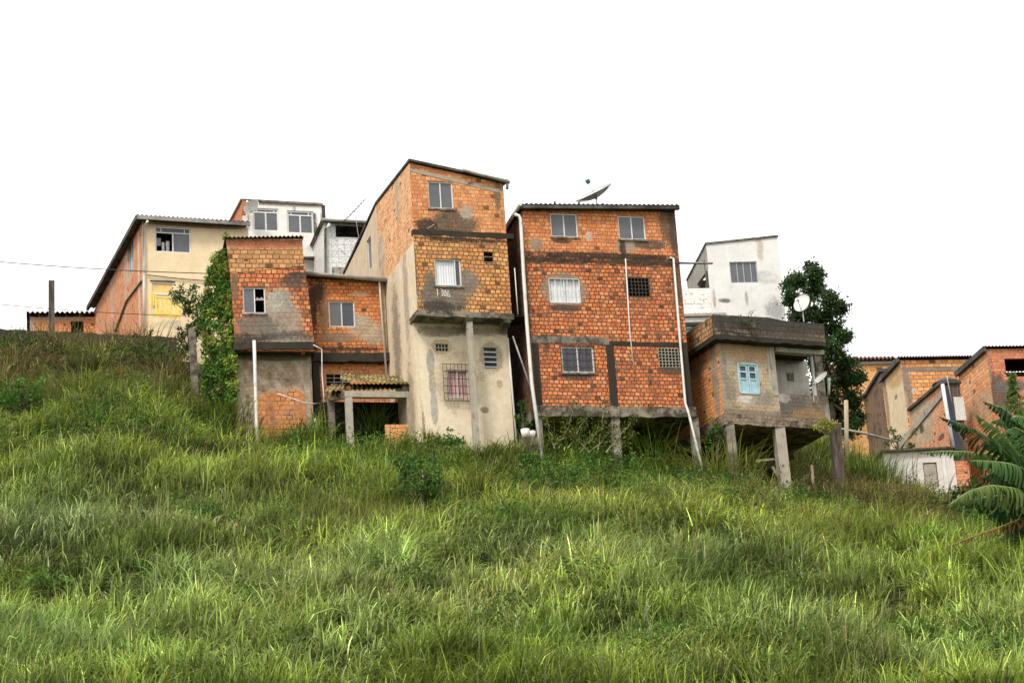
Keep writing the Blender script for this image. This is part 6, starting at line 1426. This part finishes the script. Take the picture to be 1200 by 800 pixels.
# low leafy weeds between the grass -------------------------------------------------------------
nw = 5200; Yw = 49 + rng.uniform(0, 1, nw) * 40; Xw = rng.uniform(-1, 1, nw) * (Yw * .245 + 1.5)
mk = (vnoise(Xw, Yw, 2.2, 71) + .5 * vnoise(Xw, Yw, .9, 72) + .9 * field(Xw, Yw, DKG) + .3 * (Yw > 70) > .33) & ~inside_foot(Xw, Yw)
mk &= ~((Xw < B_.x + .5) & (Yw > RW.o.y + (Xw - RW.o.x) * math.tan(RW.az) - .2)) & ~((Xw > B_.x) & (Xw < TR.P(uC, 0).x - 3) & (Yw > 79))
Xw, Yw = Xw[mk], Yw[mk]; Zw = ground(Xw, Yw); kk = 44; LV = []; dw = field(Xw, Yw, DRY)
tone = rng.uniform(0, 1, len(Xw)); cw = np.where((tone < .5)[:, None], [[.06, .135, .02]], np.where((tone < .93)[:, None], [[.10, .20, .03]], [[.20, .17, .05]])) * rng.uniform(.6, 1.4, len(Xw))[:, None]
cw = mixc(cw, np.array([.085, .065, .025]), dw * rng.uniform(0, 1, len(Xw))); ii = np.repeat(np.arange(len(Xw)), kk); off_ = rng.normal(0, 1, (len(ii), 3)) * np.array([.26, .26, .18]); Pw = np.stack([Xw[ii], Yw[ii], Zw[ii] + rng.uniform(.25, .75, len(Xw))[ii]], -1) + off_
V, Q, C = leaves(Pw, .10, cw[ii], .4, .3, .5)
tagp(np_mesh('leafy_weeds', V, Q, LM, col=C), 'low leafy weeds growing in patches through the hillside grass', 'weeds', kind='stuff')

# banana plant ------------------------------------------------------------------------------------
bp0 = pt(1222, 650, 60.0); bp0.z = gz(bp0.x, bp0.y)
ban = thing('banana_plant', 'banana plant with ragged arching leaves and one withered brown leaf at the right edge', 'banana plant', bp0)
sm = MB(); sm.tube([bp0 - Vector((0, 0, .3)), bp0 + Vector((0, 0, 1.2)), Vector(pt(1216, 560, 60.0))], .16, 12, .10); sm.build('stem', simple('banana_stem', (.16, .17, .06), .7, .3, 4), ban, smooth=True)
def bleaf(pts, wid0, hang, tint, rag=.25, name='leaf', Yd=60.0, dY=0.0, back=1.0, prof=.55):
    """pts: midrib pixels base to tip; the blade hangs on both sides with angle hang (0 flat, 1 straight down)"""
    wid = wid0 * 1.2
    P = [np.array(pt(x, y, Yd + dY * i / (len(pts) - 1))) for i, (x, y) in enumerate(pts)]
    n = 44; tt = np.linspace(0, 1, n + 1); k = np.linspace(0, 1, len(P)); S = np.stack([np.interp(tt, k, [p[j] for p in P]) for j in range(3)], -1)
    for _ in range(6): S[1:-1] = (S[:-2] + 2 * S[1:-1] + S[2:]) / 4
    V = []; Q = []; C = []; tint = np.array(tint)
    T = np.gradient(S, axis=0); T /= np.linalg.norm(T, axis=1)[:, None]
    side = np.cross(T, np.array([0, 0, 1.0])); side /= np.linalg.norm(side, axis=1)[:, None]
    for sg in (1, -1):
        sh = 1.0 if sg > 0 else back
        cut = 0
        for i in range(n):
            s0, s1 = tt[i], tt[i + 1]
            w0, w1 = [wid * sh * max(.02, math.sin(math.pi * min(1, (s * .97 + .02) ** prof))) for s in (s0, s1)]
            if random.random() < rag * 1.2: cut = random.uniform(.04, .14)
            else: cut = 0.0
            rl = random.uniform(1 - rag * .5, 1.0); w0 *= rl; w1 *= rl
            hh = hang + random.uniform(-.12, .12) * (1 + 2 * rag)
            m_ = 4; dr = []
            for S_, T_, sd, ww, e in ((S[i], T[i], side[i], w0, cut), (S[i + 1], T[i + 1], side[i + 1], w1, -cut * .3)):
                row = []
                for j in range(m_ + 1):
                    f = j / m_; an = hh * (math.pi / 2) * (f ** .7)
                    off = sd * sg * math.cos(an * .9) * ww * f + np.array([0, 0, -1]) * math.sin(an) * ww * f + T_ * ww * f * .35 + T_ * e * f
                    row.append(S_ + off + np.array([0, 0, .02 * math.sin(i * 1.9)]) * f)
                dr.append(row)
            b0 = len(V); V += dr[0] + dr[1]
            shv = random.uniform(.8, 1.2)
            for j in range(m_ + 1): C.append(tint * shv * (1.25 if j == 0 else 1))
            for j in range(m_ + 1): C.append(tint * shv * (1.25 if j == 0 else 1))
            for j in range(m_): Q.append((b0 + j, b0 + j + 1, b0 + m_ + 1 + j + 1, b0 + m_ + 1 + j))
    lf = np_mesh(name, np.array(V) - np.array(bp0), np.array(Q), LM, ban, np.array(C))
    mr = MB(); mr.tube([Vector(s) for s in S[::3]], .028, 6, .008); mr.build('midrib', simple('banana_midrib', (.26, .30, .10), .5, .15), lf)
BL = (.060, .125, .032); BD = (.026, .062, .018)
bleaf([(1216, 565), (1196, 545), (1165, 517), (1135, 500), (1101, 488)], .62, .55, BD, .3, dY=-1.5)
bleaf([(1216, 565), (1200, 540), (1180, 515), (1160, 497), (1141, 484)], .60, .35, (.10, .19, .055), .2, dY=-.5, Yd=60.3)
bleaf([(1216, 570), (1205, 552), (1185, 543), (1160, 540), (1134, 539)], .75, .85, BL, .25, dY=-1.2, Yd=59.5)
bleaf([(1216, 575), (1200, 548), (1165, 532), (1120, 528), (1074, 530)], .50, .8, (.09, .16, .04), .75, dY=-1.6, Yd=60.6)
bleaf([(1216, 585), (1190, 572), (1160, 568), (1135, 575), (1109, 593)], .62, .9, (.11, .16, .04), .6, dY=-2.0, Yd=59.2)
bleaf([(1216, 590), (1200, 582), (1170, 580), (1145, 584), (1115, 588)], .5, .6, BD, .3, dY=-1.2, Yd=60.0)
bleaf([(1216, 600), (1195, 608), (1172, 617), (1140, 628), (1108, 641)], .30, .8, (.17, .095, .03), .7, dY=-1.5, name='withered_leaf')
bleaf([(1216, 575), (1202, 560), (1185, 552), (1168, 552), (1150, 560)], .8, .8, BD, .15, dY=-.6, Yd=60.5)
bleaf([(1218, 600), (1206, 590), (1190, 588), (1172, 592), (1158, 604)], .8, .85, BD, .15, dY=-.6, Yd=60.8)
bleaf([(1225, 545), (1212, 515), (1196, 495), (1176, 478), (1152, 470)], .7, .5, BD, .2, dY=.2, Yd=60.9)
bleaf([(1228, 560), (1215, 520), (1206, 496), (1196, 486), (1184, 490)], .7, .6, BL, .2, dY=.2, Yd=60.4)
bleaf([(1225, 560), (1208, 530), (1190, 515), (1168, 512), (1150, 520)], .9, .75, BD, .12, dY=.6, Yd=61.5)
bleaf([(1228, 575), (1210, 566), (1190, 566), (1165, 574), (1145, 588)], .9, .75, BD, .12, dY=.4, Yd=61.5)
bleaf([(1228, 600), (1212, 598), (1198, 604), (1182, 616), (1172, 634)], .8, .7, BD, .12, dY=.4, Yd=61.2)
bleaf([(1228, 540), (1214, 505), (1200, 490), (1182, 486), (1162, 494)], .8, .6, BD, .15, dY=.8, Yd=61.8)
bleaf([(1222, 560), (1214, 540), (1204, 522), (1192, 512), (1178, 508)], .8, .6, BD, .15, dY=.4, Yd=61)
bleaf([(1216, 560), (1212, 530), (1200, 505), (1188, 500), (1172, 512)], .5, .5, BL, .3, dY=.8)
bleaf([(1216, 560), (1232, 520), (1228, 490), (1212, 470), (1195, 470)], .5, .4, (.10, .18, .05), .4, dY=.3)
bleaf([(1216, 580), (1206, 590), (1198, 600), (1190, 612), (1186, 628)], .4, .7, BD, .4, dY=-.5)
# feathery young tree at the very edge, above the banana
fx = pt(1190, 505, 66.0); fx.z = gz(fx.x, fx.y)
ft = thing('feathery_sapling', 'light green feathery sapling rising at the right edge beside the dark window', 'tree', fx)
sm = MB(); limb(sm, fx, pt(1186, 437, 66), .05, .012, .05, 8); sm.build('trunk', BARK, ft); LV = []
for i in range(34):
    s = i / 34; c = pt(1190 - 4 * s, 500 - 64 * s, 66); rr_ = .42 * (1 - s) + .05
    for k in range(5):
        a_ = random.uniform(0, 6.28); e = c + Vector((math.cos(a_) * rr_, math.sin(a_) * rr_, -.05))
        pts_ = np.array([list(c.lerp(e, j / 9)) for j in range(2, 10) for _ in range(3)]) + rng.normal(0, .02, (24, 3)); LV.append(leaves(pts_, .085, (.15, .22, .06), .3, .4, .35))
V, Q, C = merge(LV); np_mesh('crown', V - np.array(fx), Q, LM, ft, C)

# ================================================================== light
SUN_EL, SUN_AZ = R(52), R(-28)           # azimuth measured from behind the camera, towards the left
w = bpy.data.worlds.new('World'); SC.world = w; w.use_nodes = True; nt = w.node_tree; nt.nodes.clear()
sky = nt.nodes.new('ShaderNodeTexSky'); sky.sky_type = 'NISHITA'; sky.sun_disc = False; sky.sun_elevation = SUN_EL; sky.dust_density = 4; sky.air_density = 1; sky.ozone_density = 1
sd = Vector((math.sin(SUN_AZ) * math.cos(SUN_EL), -math.cos(SUN_AZ) * math.cos(SUN_EL), math.sin(SUN_EL)))   # towards the sun
sky.sun_rotation = math.atan2(sd.x, sd.y)
mx = nt.nodes.new('ShaderNodeMix'); mx.data_type = 'RGBA'; mx.inputs[0].default_value = .88; mx.inputs[7].default_value = (9.6, 9.5, 9.2, 1)   # even cloud cover
bgn = nt.nodes.new('ShaderNodeBackground'); bgn.inputs[1].default_value = .088; wo = nt.nodes.new('ShaderNodeOutputWorld')
nt.links.new(sky.outputs[0], mx.inputs[6]); nt.links.new(mx.outputs[2], bgn.inputs[0]); nt.links.new(bgn.outputs[0], wo.inputs[0])
ld = bpy.data.lights.new('sun', 'SUN'); ld.energy = 1.5; ld.angle = R(12); ld.color = (1, .95, .86)
lo = bpy.data.objects.new('sun', ld); COL.objects.link(lo); lo.rotation_euler = (-sd).to_track_quat('-Z', 'Y').to_euler(); lo.location = (0, 20, 60)
SC.view_settings.view_transform = 'Standard'; SC.view_settings.look = 'None'; SC.view_settings.gamma = 1; SC.view_settings.exposure = 1.02
SC.render.engine = 'CYCLES'; SC.cycles.max_bounces = 6; SC.cycles.diffuse_bounces = 3; SC.cycles.glossy_bounces = 2; SC.cycles.transmission_bounces = 3; SC.cycles.transparent_max_bounces = 4
